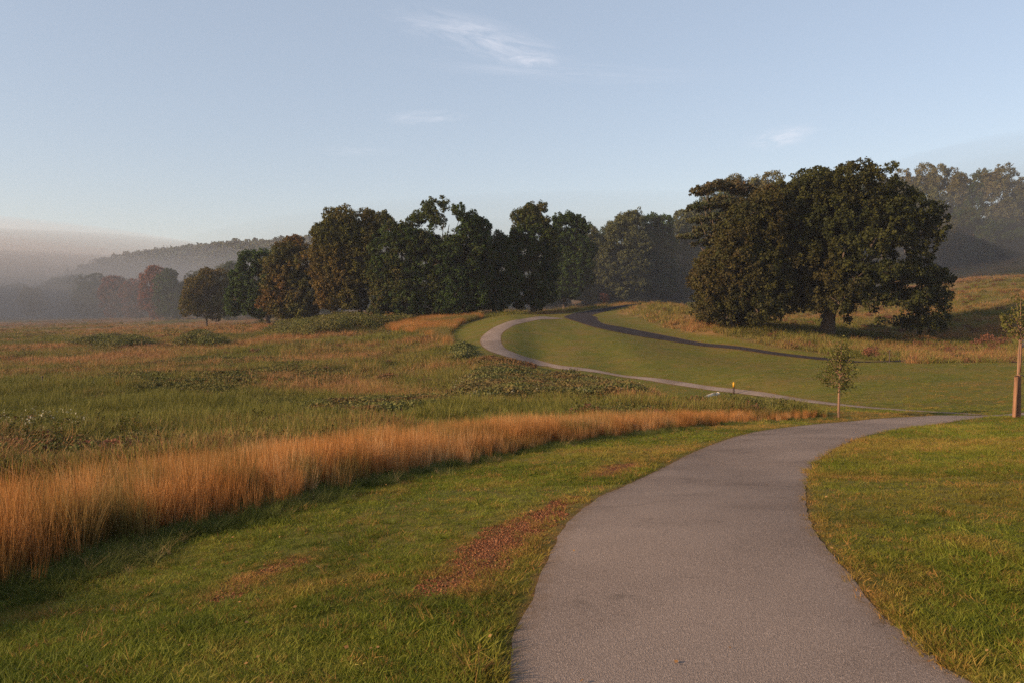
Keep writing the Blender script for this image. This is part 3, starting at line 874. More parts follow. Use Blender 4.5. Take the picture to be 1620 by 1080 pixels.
roak = [(300, 560, 75), (400, 480, 90), (500, 350, 90), (560, 460, 95), (420, 320, 70), (350, 420, 75), (250, 640, 80), (195, 665, 42), (350, 640, 95),
        (480, 600, 95), (600, 590, 80), (560, 720, 85), (420, 740, 90), (300, 730, 80), (245, 820, 52), (320, 850, 42), (450, 820, 60), (560, 800, 60),
        (640, 780, 50), (640, 690, 60), (600, 290, 70), (510, 250, 65)]
hero('oak_tree', (1153, 519, 103), roak, M['f_oak'], 'russet brown oak tree joined to the left side of the broad dark oak', seed=5, r0=0.6,
     hue_f=hue_const(0.32, 0.8), org=(1040, 240), sc=3.24, clump=0.49, leaf=0.26, per=34, nl=18)
pine = [(225, 200, 62, 18), (300, 180, 60, 20), (370, 175, 60, 24), (430, 200, 50, 24), (215, 285, 68, 16), (310, 260, 75, 24), (390, 270, 60, 24),
        (205, 350, 55, 13), (170, 428, 62, 12), (270, 390, 70, 18), (360, 360, 60, 20), (235, 468, 50, 11), (300, 330, 60, 16), (210, 792, 52, 12),
        (280, 520, 60, 16), (300, 600, 50, 16)]
hero('pine_tree', (1143, 517, 107), pine, M['f_pine'], 'pine tree with flat layered boughs poking out left of the russet oak', seed=7, r0=0.4, fillin=0.0,
     depth=0.9, hue_f=hue_const(0.25, 0.6), org=(1040, 240), sc=3.24, clump=0.42, leaf=0.26, per=22, flat=0.6, dens=0.9, nl=18)

# the middle group
hero('oak_tree', (425, 519, 170), [(400, 415, 18), (418, 412, 15), (385, 440, 17), (405, 445, 22), (378, 475, 18), (408, 480, 22), (430, 445, 14), (425, 480, 16),
     (370, 492, 9)], M['f_green'], 'dark rounded oak at the left end of the middle row of trees', seed=11, r0=0.4, clump=0.59, leaf=0.32, per=34)
hero('maple_tree', (457, 512, 160), [(470, 387, 14), (455, 398, 14), (436, 420, 15), (462, 425, 22), (490, 415, 22), (440, 455, 20), (467, 465, 24), (495, 460, 24), (422, 480, 12),
     (450, 490, 16), (485, 488, 18)], M['f_autumn'], 'maple tree turning orange brown, right of the dark rounded oak', seed=13, r0=0.4, hue_f=hue_const(0.28, 1.2),
     clump=0.59, leaf=0.32, per=34)
hero('oak_tree', (571, 504, 142), [(530, 345, 12), (553, 344, 12), (583, 344, 12), (608, 347, 11), (622, 358, 8), (505, 368, 12), (528, 370, 18), (557, 372, 18), (590, 372, 17),
     (512, 400, 18), (540, 405, 22), (575, 408, 22), (520, 438, 22), (553, 443, 24), (590, 440, 18), (528, 472, 20), (560, 476, 16)], M['f_autumn'],
     'tall flat-topped olive brown oak in the middle row', seed=17, r0=0.45, hue_f=hue_left(-12, 6, 0.45, 15), clump=0.51, leaf=0.27, per=34)
hero('oak_tree', (640, 506, 138), [(620, 365, 15), (645, 368, 16), (665, 385, 17), (610, 395, 20), (640, 405, 22), (670, 420, 20), (602, 430, 20), (635, 445, 24), (668, 452, 22),
     (606, 468, 20), (640, 478, 22), (672, 482, 17), (598, 488, 12)], M['f_green'], 'dense dark green tree with foliage down to the ground in the middle row', seed=19, r0=0.45,
     hue_f=hue_const(0.12, 0.5), clump=0.51, leaf=0.27, per=34)
hero('oak_tree', (689, 504, 140), [(680, 328, 11), (700, 323, 9), (664, 345, 10), (651, 350, 6), (690, 348, 12), (728, 335, 10), (745, 350, 14), (764, 358, 12), (738, 370, 16),
     (770, 378, 10), (757, 395, 12), (686, 378, 9), (668, 375, 11), (722, 400, 16), (750, 420, 13), (700, 420, 16), (728, 438, 20), (692, 458, 18), (720, 470, 18),
     (755, 455, 15), (704, 486, 12), (745, 482, 12), (715, 455, 16), (735, 490, 12), (720, 488, 10), (760, 475, 12), (700, 395, 13), (712, 378, 8), (776, 405, 10), (770, 435, 12), (672, 398, 12)], M['f_green'], 'tallest tree of the middle row, with an open two-part top', seed=23, r0=0.45, hue_f=hue_left(-6, 3, 0.6, 14),
     clump=0.47, leaf=0.25, per=34, dens=0.85, nl=20)
hero('oak_tree', (781, 498, 144), [(800, 385, 10), (785, 400, 13), (806, 405, 12), (770, 425, 15), (795, 430, 18), (780, 458, 20), (804, 462, 14), (768, 478, 12), (790, 482, 11), (752, 470, 12), (790, 375, 8), (772, 402, 10), (756, 432, 13), (758, 450, 12), (815, 440, 12), (812, 465, 10)],
     M['f_green'], 'low dark tree filling the gap between the two tallest middle trees', seed=29, r0=0.35, clump=0.51, leaf=0.27, per=34)
hero('oak_tree', (843, 498, 148), [(838, 332, 11), (856, 329, 8), (820, 343, 10), (845, 350, 12), (828, 368, 14), (850, 378, 16), (830, 398, 18), (855, 408, 18), (835, 433, 20),
     (855, 448, 17), (826, 462, 16), (850, 476, 14), (870, 466, 11), (821, 482, 8), (814, 368, 9), (862, 350, 8), (870, 372, 12), (811, 390, 13), (872, 398, 14), (870, 430, 14), (813, 415, 14), (812, 442, 13)], M['f_green'], 'narrow tall green tree just left of where the road crests', seed=31, r0=0.4,
     hue_f=hue_const(0.1, 0.5), clump=0.51, leaf=0.27, per=34)
hero('oak_tree', (893, 482, 178), [(884, 350, 10), (897, 345, 8), (915, 352, 10), (926, 362, 7), (880, 372, 12), (905, 378, 14), (920, 385, 11), (880, 402, 16), (905, 408, 16),
     (890, 436, 18), (910, 442, 13), (886, 460, 13), (905, 462, 12), (868, 388, 11), (932, 395, 12), (867, 412, 12), (928, 440, 13), (870, 440, 12), (925, 420, 12), (875, 470, 9)], M['f_green'], 'dark green tree with knobbly top right of the narrow tall tree', seed=37, r0=0.4, clump=0.55, leaf=0.29, per=34)
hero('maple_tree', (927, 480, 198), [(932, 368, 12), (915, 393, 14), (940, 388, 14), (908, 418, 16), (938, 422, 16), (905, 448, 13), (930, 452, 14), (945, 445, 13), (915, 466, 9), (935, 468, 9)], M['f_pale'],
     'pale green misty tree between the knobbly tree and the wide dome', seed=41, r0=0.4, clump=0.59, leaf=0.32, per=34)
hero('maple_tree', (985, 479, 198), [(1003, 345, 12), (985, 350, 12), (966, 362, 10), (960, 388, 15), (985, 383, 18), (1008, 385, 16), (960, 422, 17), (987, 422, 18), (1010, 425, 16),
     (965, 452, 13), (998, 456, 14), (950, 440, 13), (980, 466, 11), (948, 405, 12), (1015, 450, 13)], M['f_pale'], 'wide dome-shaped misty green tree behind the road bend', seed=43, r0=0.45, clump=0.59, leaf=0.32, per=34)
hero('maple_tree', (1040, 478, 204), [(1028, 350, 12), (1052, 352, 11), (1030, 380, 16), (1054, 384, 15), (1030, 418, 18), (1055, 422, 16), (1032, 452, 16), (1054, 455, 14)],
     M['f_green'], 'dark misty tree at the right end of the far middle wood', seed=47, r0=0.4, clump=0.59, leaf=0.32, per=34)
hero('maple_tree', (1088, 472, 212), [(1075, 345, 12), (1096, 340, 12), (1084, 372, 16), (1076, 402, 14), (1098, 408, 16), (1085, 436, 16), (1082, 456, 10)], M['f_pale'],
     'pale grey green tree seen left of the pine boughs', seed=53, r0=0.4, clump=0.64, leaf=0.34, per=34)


# generic background trees: a few grown kinds, then copies
def kind_tree(seed, H, W, mat, hue_f=None, clearance=0.12, r0=0.35, clump=0.8, leaf=0.42, per=22):
    rg = random.Random(seed); lobes = []
    n = 26
    for i in range(n):
        t = (i + 0.5) / n; z = clearance + (0.93 - clearance) * t
        prof = math.sin(math.pi * min(1, max(0, (z - clearance * 0.5) / (1.05 - clearance * 0.5))) ** 0.8) ** 0.6
        a = rg.uniform(0, 6.283); rr = prof * W * 0.5 * rg.uniform(0.35, 0.8)
        s = W * rg.uniform(0.13, 0.20)
        lobes.append((rr * math.cos(a), rr * math.sin(a), z * H, s, s * rg.uniform(0.75, 1.0)))
    name = 'crown'
    c, _ = crown_from_lobes(lobes, mat, None, seed, clump, leaf * 0.85, 36, 1.25, hue_f)
    t = trunk_for(lobes, H, r0, None, seed)
    return c, t


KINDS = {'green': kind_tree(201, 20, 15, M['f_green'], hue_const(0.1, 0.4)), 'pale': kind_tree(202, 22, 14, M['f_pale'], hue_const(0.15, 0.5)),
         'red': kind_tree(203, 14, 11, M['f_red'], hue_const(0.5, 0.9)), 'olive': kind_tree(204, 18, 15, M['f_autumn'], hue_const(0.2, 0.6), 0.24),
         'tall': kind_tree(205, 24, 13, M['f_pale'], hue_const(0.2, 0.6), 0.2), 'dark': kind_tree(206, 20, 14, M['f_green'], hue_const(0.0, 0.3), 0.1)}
KH = {'green': (20, 15), 'pale': (22, 14), 'red': (14, 11), 'olive': (18, 15), 'tall': (24, 13), 'dark': (20, 14)}
used = set()


def plant(kind, u, D, vtop, wpx, label, group, name='deciduous_tree', rz=0.0):
    c, t = KINDS[kind]; x = at(u, 470, D)[0]; gz = ground_at(x, D)
    top = at(u, vtop, D)[2]; H = max(3, top - gz); W = wpx * 1.22 * D / F
    root = empty(name, (x, D, gz - 0.2), rz); root.scale = (W / KH[kind][1], W / KH[kind][1], H / KH[kind][0])
    tag(root, label, 'tree', group)
    for o in (c, t):
        q = o if kind not in used else o.copy()
        if kind in used: COL.objects.link(q)
        q.parent = root
    used.add(kind)
    return root


G1 = 'misty trees along the left edge of the meadow'
for i, a in enumerate([
    ('olive', 50, 330, 456, 36, 'small lone tree nearly lost in the fog at the far left'),
    ('green', 148, 330, 434, 62, 'foggy green tree left of the first red trees'),
    ('red', 186, 300, 437, 44, 'dull red tree, left of the pair of red trees in the mist'),
    ('red', 214, 290, 441, 40, 'low dull red tree, right of the pair of red trees in the mist'),
    ('red', 242, 262, 421, 48, 'tallest orange red misty tree, over a bare pale trunk'),
    ('dark', 276, 255, 425, 54, 'dark green misty tree right of the tall orange red one'),
    ('olive', 326, 186, 426, 66, 'olive brown tree standing alone before the misty treeline'),
    ('dark', 357, 235, 414, 52, 'dark misty tree between the lone olive tree and the dark rounded oak'),
    ('green', 312, 260, 428, 50, 'green misty tree behind the lone olive tree'),
    ('green', 108, 400, 440, 66, 'faint tree in thick fog, second from the left'),
    ('olive', 80, 440, 447, 60, 'faintest tree mass in the fog, beside the small lone tree'),
    ('dark', 395, 250, 430, 60, 'dark tree behind the left side of the rounded oak'),
    ('green', 20, 400, 450, 70, 'faint tree mass in thick fog at the very left edge'),
    ('dark', 130, 380, 436, 60, 'dim foggy tree behind the first green one'),
    ('dark', 240, 330, 432, 80, 'dim tree behind the tallest orange red misty one'),
    ('green', 345, 300, 420, 70, 'misty tree behind the gap right of the lone olive tree'),
    ('dark', 200, 360, 440, 70, 'dark foggy tree showing behind the two low red trees'),
]): plant(*a, group=G1, rz=i * 1.7)
G2 = 'misty wood on the right hill'
for i, a in enumerate([
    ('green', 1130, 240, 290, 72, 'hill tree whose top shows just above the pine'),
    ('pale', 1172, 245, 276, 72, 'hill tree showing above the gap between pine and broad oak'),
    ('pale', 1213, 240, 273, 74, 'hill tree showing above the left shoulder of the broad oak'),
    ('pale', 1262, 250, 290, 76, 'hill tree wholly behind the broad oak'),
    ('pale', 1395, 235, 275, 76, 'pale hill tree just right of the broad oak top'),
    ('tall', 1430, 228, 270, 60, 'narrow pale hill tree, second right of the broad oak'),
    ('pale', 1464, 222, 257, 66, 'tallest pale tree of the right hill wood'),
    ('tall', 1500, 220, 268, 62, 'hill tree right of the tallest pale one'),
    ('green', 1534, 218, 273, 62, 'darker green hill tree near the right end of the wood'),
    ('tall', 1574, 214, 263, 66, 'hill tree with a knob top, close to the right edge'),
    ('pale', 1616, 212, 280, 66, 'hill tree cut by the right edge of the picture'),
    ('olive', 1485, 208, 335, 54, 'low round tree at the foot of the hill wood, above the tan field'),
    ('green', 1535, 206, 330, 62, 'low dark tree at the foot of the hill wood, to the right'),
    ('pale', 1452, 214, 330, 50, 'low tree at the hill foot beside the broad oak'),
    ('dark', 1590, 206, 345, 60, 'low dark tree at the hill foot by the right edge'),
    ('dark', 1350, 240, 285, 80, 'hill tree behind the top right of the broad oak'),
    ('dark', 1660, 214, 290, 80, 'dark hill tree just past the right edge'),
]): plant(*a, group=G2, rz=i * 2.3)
G3 = 'misty trees behind the middle row'
for i, a in enumerate([
    ('green', 700, 215, 450, 60, 'low tree between trunks of the open-topped tree'), ('dark', 760, 220, 445, 60, 'low dark tree behind the gap filler of the middle row'),
    ('dark', 880, 212, 442, 56, 'low misty tree left of the road crest'), ('green', 940, 214, 440, 60, 'low misty tree right of the road crest'),
    ('dark', 1055, 218, 430, 70, 'low dark tree under the right end of the far middle wood'), ('dark', 640, 210, 440, 66, 'low tree behind the dense green tree'),
    ('dark', 965, 232, 360, 70, 'dark tree behind the wide misty dome'), ('green', 1020, 236, 352, 76, 'green tree behind the far middle wood'),
    ('dark', 1075, 240, 350, 70, 'dark tree behind the pale grey green tree'), ('green', 1110, 236, 320, 70, 'green tree behind the pine boughs, left side'),
    ('dark', 870, 255, 395, 66, 'dark tree behind the narrow tall tree'), ('dark', 520, 215, 420, 70, 'dark tree behind the flat-topped oak'),
    ('green', 455, 230, 425, 66, 'green tree behind the turning maple'), ('dark', 600, 240, 410, 80, 'dark tree behind the dense green tree'),
    ('dark', 735, 300, 440, 60, 'misty tree seen below the open-topped tree'), ('dark', 815, 290, 440, 60, 'misty tree seen between two middle trunks'),
]): plant(*a, group=G3, rz=i * 1.3)


# ------------------------------------------------------------------ far forested hills
def far_hill(name, cx, cy, rx, ry, top, label, seed, rot=0.0, ex=0.42):
    n = 90; t = np.linspace(-1, 1, n); A, B = np.meshgrid(t, t)
    r = np.sqrt(A ** 2 + B ** 2); h = np.clip(1 - r ** 2, 0, 1) ** ex
    x = A * rx; y = B * ry; ca, sa = math.cos(rot), math.sin(rot)
    Xw = cx + x * ca - y * sa; Yw = cy + x * sa + y * ca
    z = -14 + h * (top + 14) * (0.86 + 0.28 * fbm(Xw / 240, Yw / 240, seed, 3))
    i = np.arange(n * n).reshape(n, n)
    Q = np.stack([i[:-1, :-1], i[:-1, 1:], i[1:, 1:], i[1:, :-1]], -1).reshape(-1, 4)
    nt = NT(name + ' soil'); mt = nt.rough((0.03, 0.035, 0.015), 1.0)
    o = mesh_np(name, np.stack([Xw.ravel(), Yw.ravel(), z.ravel()], 1), Q, mt, smooth_=True)
    tag(o, label, kind='structure')
    return Xw, Yw, z, h


canopy = []
for i in range(5):
    rg_ = random.Random(300 + i); lob = [(rg_.uniform(-3, 3), rg_.uniform(-3, 3), rg_.uniform(4, 10), rg_.uniform(2.6, 4), rg_.uniform(2.4, 3.6)) for _ in range(9)]
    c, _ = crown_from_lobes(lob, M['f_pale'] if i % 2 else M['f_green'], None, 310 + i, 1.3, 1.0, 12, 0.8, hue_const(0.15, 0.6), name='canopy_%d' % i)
    COL.objects.unlink(c); canopy.append(c)
can_c = collection('canopies', canopy)


def canopy_cover(hill, n, seed, label, s=1.4):
    Xw, Yw, z, h = hill; rg = np.random.default_rng(seed)
    N = Xw.shape[0]; a = rg.uniform(0, N - 1.01, n); b = rg.uniform(0, N - 1.01, n); ia = a.astype(int); ib = b.astype(int); fa = a - ia; fb = b - ib
    def bl(T): return (T[ib, ia] * (1 - fa) + T[ib, ia + 1] * fa) * (1 - fb) + (T[ib + 1, ia] * (1 - fa) + T[ib + 1, ia + 1] * fa) * fb
    x, y, zz, hh = bl(Xw), bl(Yw), bl(z), bl(h); k = hh > 0.02; x, y, zz = x[k], y[k], zz[k]; n = len(x)
    sc = s * rg.uniform(0.75, 1.35, n)
    return scatter('forest', x, y, zz - 2, sc, np.full(n, .5), np.zeros(n), can_c, 5, seed, label, 0.05)


# ridge seen upper left, 1.1 km off
hl = far_hill('hill', -215, 1150, 395, 260, 49, 'long wooded hill rising above the fog on the left', 5)
canopy_cover(hl, 9500, 41, 'distant woodland covering the long hill on the left', 2.1)


forb_cover()


# fallen leaves lying about on path and lawn
rl_ = np.random.default_rng(311); nl_ = 520
dl_ = rl_.uniform(3, 30, nl_); xl_ = rl_.uniform(-0.6, 0.9, nl_) * dl_
kl_ = (lawn_sd(xl_, dl_) > 0.2) & ((path_sd(xl_, dl_) < 0) | (rl_.uniform(0, 1, nl_) < 0.12)); xl_, dl_ = xl_[kl_], dl_[kl_]
on_ = path_sd(xl_, dl_) > 0
Cl_ = np.stack([xl_, dl_, tz(xl_, dl_) + np.where(on_, 0.036, 0.05)], 1)
Nl_ = rl_.normal(0, 0.22, Cl_.shape) + (0, 0, 1); Nl_ /= np.linalg.norm(Nl_, axis=1, keepdims=True)
M['litter'] = foliage_mat('fallen leaves', (0.10, 0.05, 0.02), (0.28, 0.16, 0.06), (0.3, 0.2, 0.1), 0.1)
tag(leaf_mesh('fallen_leaves', Cl_, Nl_, 0.028, rl_.uniform(0, 1, len(Cl_)), np.zeros(len(Cl_)), M['litter'], None, 312, 0.7), 'few small dry leaves lying on path and lawn', kind='stuff')


# ------------------------------------------------------------------ bushes and patches
def patch(name, px, height, n, mat, label, seed, leaf=0.16, hue=0.1, hb=0.5, cat='shrub', kind=None, rad=0.45, per=18, dome=True, edge=1.6, group=None):
    poly = smooth(np.vstack([hits(px), hits(px[:1])]), 60)[:-1]
    rg = np.random.default_rng(seed)
    x, y = fill(poly, n, seed); d = dist(x, y, poly)
    k = rg.uniform(0, 1, n) < np.clip(0.25 + d / (edge * 1.6) + (fbm(x / 3, y / 3, seed + 21, 3) - 0.5) * 1.6, 0.05, 1); x, y, d = x[k], y[k], d[k]; n = len(x)
    hh = height * np.clip(d / edge, 0.12, 1) ** 0.6 * (0.65 + 0.7 * fbm(x / 2.5, y / 2.5, seed, 3))
    z = ground_z(x, y); c0 = np.array([x.mean(), y.mean()]); z0 = ground_at(*c0)
    cen = np.stack([x - c0[0], y - c0[1], z - z0 + hh * 0.8], 1)
    out = np.tile([0, 0, 0.6], (n, 1)) + rg.normal(0, 0.3, (n, 3))
    C, N_ = clumps_to_leaves(cen, out, rad * rg.uniform(0.5, 1.2, n) * np.clip(height, 0.3, 1.2), per, seed + 1, 0.8)
    ct = np.clip(fbm(x / 1.5, y / 1.5, seed + 3, 3) + rg.normal(0, 0.15, n), 0, 1)
    tint = np.clip(np.repeat(ct, per) + rg.normal(0, .15, n * per), 0, 1)
    hv = np.clip(hue + (fbm(x / 2, y / 2, seed + 9, 3) - 0.5) * hb * 2, 0, 1)
    o = leaf_mesh(name, C, N_, leaf, tint, np.repeat(hv, per), mat, None, seed + 5)
    o.location = (c0[0], c0[1], z0)
    tag(o, label, None if kind else cat, group, kind)
    return o


GP = 'bramble mounds on the left meadow'
patch('bramble_patch', [(130, 610), (170, 592), (230, 578), (300, 570), (400, 568), (500, 575), (570, 588), (560, 612), (500, 622), (420, 628), (330, 632), (230, 634), (170, 628)],
      0.55, 7500, M['f_bramble'], 'largest low green bramble mound in the middle of the left meadow', 401, 0.14, group=GP, rad=0.42, hue=0.12, per=26)
patch('bramble_patch', [(100, 551), (140, 543), (190, 539), (240, 541), (245, 548), (180, 553)], 1.0, 1800, M['f_bramble'], 'thin bramble mound at far left in front of the foggy field', 403, 0.20, per=26, group=GP, rad=0.8, edge=2.5)
patch('bramble_patch', [(272, 549), (290, 540), (320, 534), (345, 540), (362, 547), (330, 552)], 1.5, 1300, M['f_bramble'], 'small peaked bramble mound right of the thin far one', 405, 0.20, per=26, group=GP, rad=0.8, edge=3)
patch('bramble_patch', [(415, 528), (440, 519), (500, 510), (580, 507), (660, 507), (650, 513), (600, 522), (540, 529), (470, 533)], 1.3, 3200, M['f_bramble'],
      'long bramble mound at the foot of the middle row of trees', 407, 0.20, per=28, group=GP, rad=0.9, edge=3)
patch('weed_patch', [(0, 705), (0, 678), (60, 672), (130, 680), (155, 696), (100, 712), (40, 720)], 0.7, 1700, M['f_weed'], 'dark seedy weeds at the left edge behind the orange grass', 409, 0.07, 0.15, 0.8, kind='stuff', rad=0.27, per=30)
patch('weed_patch', [(130, 745), (200, 725), (300, 712), (400, 700), (520, 690), (640, 672), (560, 668), (430, 675), (330, 690), (200, 700), (90, 730)], 0.55, 4200, M['f_weed'],
      'mixed weeds just behind the orange grass band', 411, 0.075, 0.25, 0.8, kind='stuff', rad=0.27, per=30)
patch('weed_patch', [(700, 640), (720, 610), (760, 590), (840, 592), (920, 604), (1000, 618), (1040, 632), (980, 640), (880, 645), (780, 655)], 0.85, 5200, M['f_weed'],
      'flowering weeds below the bend of the pale path', 413, 0.13, 0.2, 0.8, kind='stuff', rad=0.42)
patch('weed_patch', [(430, 660), (520, 645), (640, 640), (720, 640), (760, 655), (650, 668), (500, 676)], 0.6, 2600, M['f_weed'], 'leafy weeds in the hollow of the meadow', 415, 0.11, 0.2, 0.8, kind='stuff', rad=0.4)
patch('brown_shrub', [(735, 575), (765, 566), (800, 570), (850, 582), (870, 592), (820, 594), (760, 590)], 0.6, 700, M['f_weed'], 'rusty brown shrubs along the outside of the pale path bend', 417, 0.13, 0.6, 0.8,
      'shrub', rad=0.4)
patch('green_shrub', [(712, 556), (730, 545), (748, 556), (745, 572), (715, 574)], 1.0, 420, M['f_weed'], 'bright yellow green shrub at the tip of the orange strip', 419, 0.18, 0.0, 0.2, 'shrub', rad=0.45)
patch('brown_shrub', [(575, 606), (600, 598), (640, 598), (650, 606), (610, 612)], 0.6, 360, M['f_weed'], 'rusty shrub right of the largest bramble mound', 421, 0.13, 0.75, 0.5, 'shrub', rad=0.4)
patch('pale_shrub', [(133, 624), (140, 617), (152, 616), (158, 624), (146, 628)], 0.7, 120, M['f_cream'], 'pale cream bush mound left of the largest bramble mound', 423, 0.14, 0.2, 0.3, 'shrub', rad=0.35, per=26)


def bush(name, u, v, D, w, h, mat, label, seed, hue=0.2, leaf=0.12, r=0.22):
    x = at(u, v, D)[0]; z = ground_at(x, D); root = empty(name, (x, D, z)); tag(root, label, 'shrub')
    rg = random.Random(seed)
    lob = [(rg.uniform(-.4, .4) * w, rg.uniform(-.4, .4) * w, h * rg.uniform(0.25, 0.8), w * 0.2, h * 0.2) for _ in range(9)]
    crown_from_lobes(lob, mat, root, seed, r, leaf, 16, 0.9, hue_const(hue, 0.4), name='foliage')
    segs = [[(0.05 * k, 0, -0.1, 0.02), (l[0] * .5, l[1] * .5, l[2] * .6, 0.014), (l[0] * 1.2, l[1] * 1.2, l[2] + h * 0.25, 0.006)] for k, l in enumerate(lob)]
    V, Q = tubes(segs, 5); mesh_np('stem', V, Q, M['bark'], root)


bush('red_shrub', 1377, 569, 79, 1.7, 1.2, M['f_rust'], 'reddish shrub at the end of the dark road', 431, 0.6)
bush('red_shrub', 1566, 553, 98, 3.6, 1.7, M['f_rust'], 'twiggy russet shrub in the meadow right of the broad oak', 433, 0.4, 0.16, 0.3)
bush('green_shrub', 902, 598, 72, 1.5, 1.3, M['f_weed'], 'round green shrub among weeds below the pale path', 437, 0.0)
bush('orange_shrub', 955, 477, 188, 3.4, 3.0, M['f_red'], 'orange brown shrub at the foot of the wide misty dome tree', 439, 0.6, 0.25, 0.5)
bush('green_shrub', 225, 722, 22.5, 0.7, 0.6, M['f_weed'], 'small rounded pale green shrub behind the orange grass', 441, 0.0, 0.06, 0.12)

# flower heads among the weeds
flm = NT('white flower heads'); M['flower'] = flm.rough((0.42, 0.38, 0.28), 0.9)
fv = []; fq = []
flc = collection('flower heads', [tuft('flower_tuft_0', 9, 0.22, 0.8, 0.035, 0.15, M['flower'], 501, 0.3, 0.6, 3)])
fx = []; 
for pxs, n, sd_ in (([(700, 640), (720, 610), (760, 590), (840, 592), (920, 604), (1000, 618), (1040, 632), (980, 640), (880, 645), (780, 655)], 260, 1),
                    ([(0, 705), (0, 678), (60, 672), (130, 680), (155, 696), (100, 712)], 60, 2)):
    a, b = fill(hits(pxs), n, 600 + sd_); fx.append(np.stack([a, b], 1))
fx = np.vstack(fx)
V = []; Q = []
rgf = np.random.default_rng(77)
gz_ = ground_z(fx[:, 0], fx[:, 1])
C = np.stack([fx[:, 0], fx[:, 1], gz_ + rgf.uniform(0.45, 0.8, len(fx))], 1)
C = (C[:, None] + rgf.normal(0, 0.07, (len(fx), 5, 3))).reshape(-1, 3)
N_ = rgf.normal(0, 0.5, C.shape) + (0, -0.3, 1); N_ /= np.linalg.norm(N_, axis=1, keepdims=True)
o = leaf_mesh('wildflowers', C, N_, 0.05, rgf.uniform(0, 1, len(C)), np.zeros(len(C)), M['f_cream'], None, 78, 0.9)
tag(o, 'scattered white flower heads among the weeds', kind='stuff')


# ------------------------------------------------------------------ posts, sapling, marker
def lathe(profile, n=14, cx=0, cy=0):
    """profile [(r, z)] -> closed quad mesh"""
    V = []; Q = []
    for r, z in profile:
        for k in range(n):
            a = 2 * math.pi * k / n; V.append((cx + r * math.cos(a), cy + r * math.sin(a), z))
    for i in range(len(profile) - 1):
        for k in range(n): Q.append((i * n + k, i * n + (k + 1) % n, (i + 1) * n + (k + 1) % n, (i + 1) * n + k))
    return np.array(V), np.array(Q)


def merge(parts):
    V = []; Q = []; b = 0
    for v, q in parts: V.append(v); Q.append(q + b); b += len(v)
    return np.vstack(V), np.vstack(Q)


def box(cx, cy, z0, sx, sy, sz):
    v = np.array([(cx + a * sx / 2, cy + b * sy / 2, z0 + c * sz) for c in (0, 1) for a, b in ((-1, -1), (1, -1), (1, 1), (-1, 1))])
    return v, np.array([(0, 3, 2, 1), (4, 5, 6, 7), (0, 1, 5, 4), (1, 2, 6, 5), (2, 3, 7, 6), (3, 0, 4, 7)])


def simple(name, col, rough=0.6, spec=0.3):
    nt = NT(name); f = nt.noise(pos(nt), 14, 4); c = nt.mix(nt.ramp(f, [(0.3, 0.0), (0.75, 0.35)]), col, tuple(x * 0.6 for x in col))
    return nt.rough(c, rough, f, 0.1, 0.003, spec)


M['yellow'] = simple('yellow paint', (0.50, 0.26, 0.015), 0.5, 0.3); M['dark_brown'] = simple('dark brown paint', (0.035, 0.02, 0.015))
M['pale'] = simple('pale weathered pipe', (0.62, 0.52, 0.42)); M['metal_dark'] = simple('rusty steel', (0.045, 0.03, 0.025))
M['rubber'] = simple('black strap', (0.02, 0.02, 0.02)); M['panel'] = simple('dark panel', (0.05, 0.045, 0.05))

# trail marker
x = at(1160.5, 622, 62)[0]; p = hit(1160.5, 623); z = ground_at(*p)
r = empty('marker_post', (p[0], p[1], z)); tag(r, 'short dark trail marker post with a yellow top beside the pale path', 'post')
k = p[1] / F
V, Q = box(0, 0, -0.3, 2.3 * k, 2.3 * k, 0.3 + 11.5 * k); mesh_np('post', V, Q, M['dark_brown'], r)
V, Q = merge([box(0, 0, 11.5 * k, 2.7 * k, 2.7 * k, 7.2 * k), (lambda v: (v[0], v[1]))(lathe([(0.9 * k, 18.7 * k), (0.9 * k, 19.1 * k), (0.01, 19.3 * k)], 12))])
mesh_np('reflective_cap', V, Q, M['yellow'], r)

# pale pipe in the ditch
p1 = hit(1112, 633); p2 = hit(1136, 629.5)
gz1 = ground_at(*p1); gz2 = ground_at(*p2)
mid = (p1 + p2) / 2
r = empty('drain_pipe', (mid[0], mid[1], ground_at(*mid))); tag(r, 'pale bent pipe lying in the ditch left of the yellow-topped post', 'pipe')
A = np.array([p1[0] - mid[0], p1[1] - mid[1], gz1 - r.location.z + 0.10]); B = np.array([p2[0] - mid[0], p2[1] - mid[1], gz2 - r.location.z + 0.28])
Mx = A * 0.35 + B * 0.65 + (0, 0, 0.10)
V, Q = tubes([[(*A, 0.07), (*((A + Mx) / 2 + (0, 0, 0.05)), 0.11), (*Mx, 0.13), (*(Mx * 0.4 + B * 0.6 + (0, 0, 0.03)), 0.14), (*B, 0.14)]], 12)
mesh_np('pipe', V, Q, M['pale'], r, smooth_=True)
V, Q = lathe([(0.09, 0), (0.17, 0), (0.17, 0.08), (0.09, 0.08), (0.09, 0)], 14); o = mesh_np('end_collar', V, Q, M['pale'], r)
o.location = tuple(B); o.rotation_euler = (1.2, 0, -0.9)


def steel_stake(u, vb, vt, label, lean=0.0):
    p = hit(u, vb); D = p[1]; h = (vb - vt) * D / F
    o_ = tubes([[(0, 0, -0.3, 0.0009 * D * 0.6), (lean * h * .5, 0, h * .5, 0.0009 * D * 0.6), (lean * h, 0, h, 0.0009 * D * 0.55)]], 6)
    s2 = box(lean * h * 0.9, 0, h * 0.93, 0.0022 * D, 0.0016 * D, h * 0.05)
    V, Q = merge([o_, s2]); o = mesh_np('steel_stake', V, Q, M['metal_dark']); o.location = (p[0], p[1], ground_at(*p))
    tag(o, label, 'stake', 'thin stakes in the meadow')


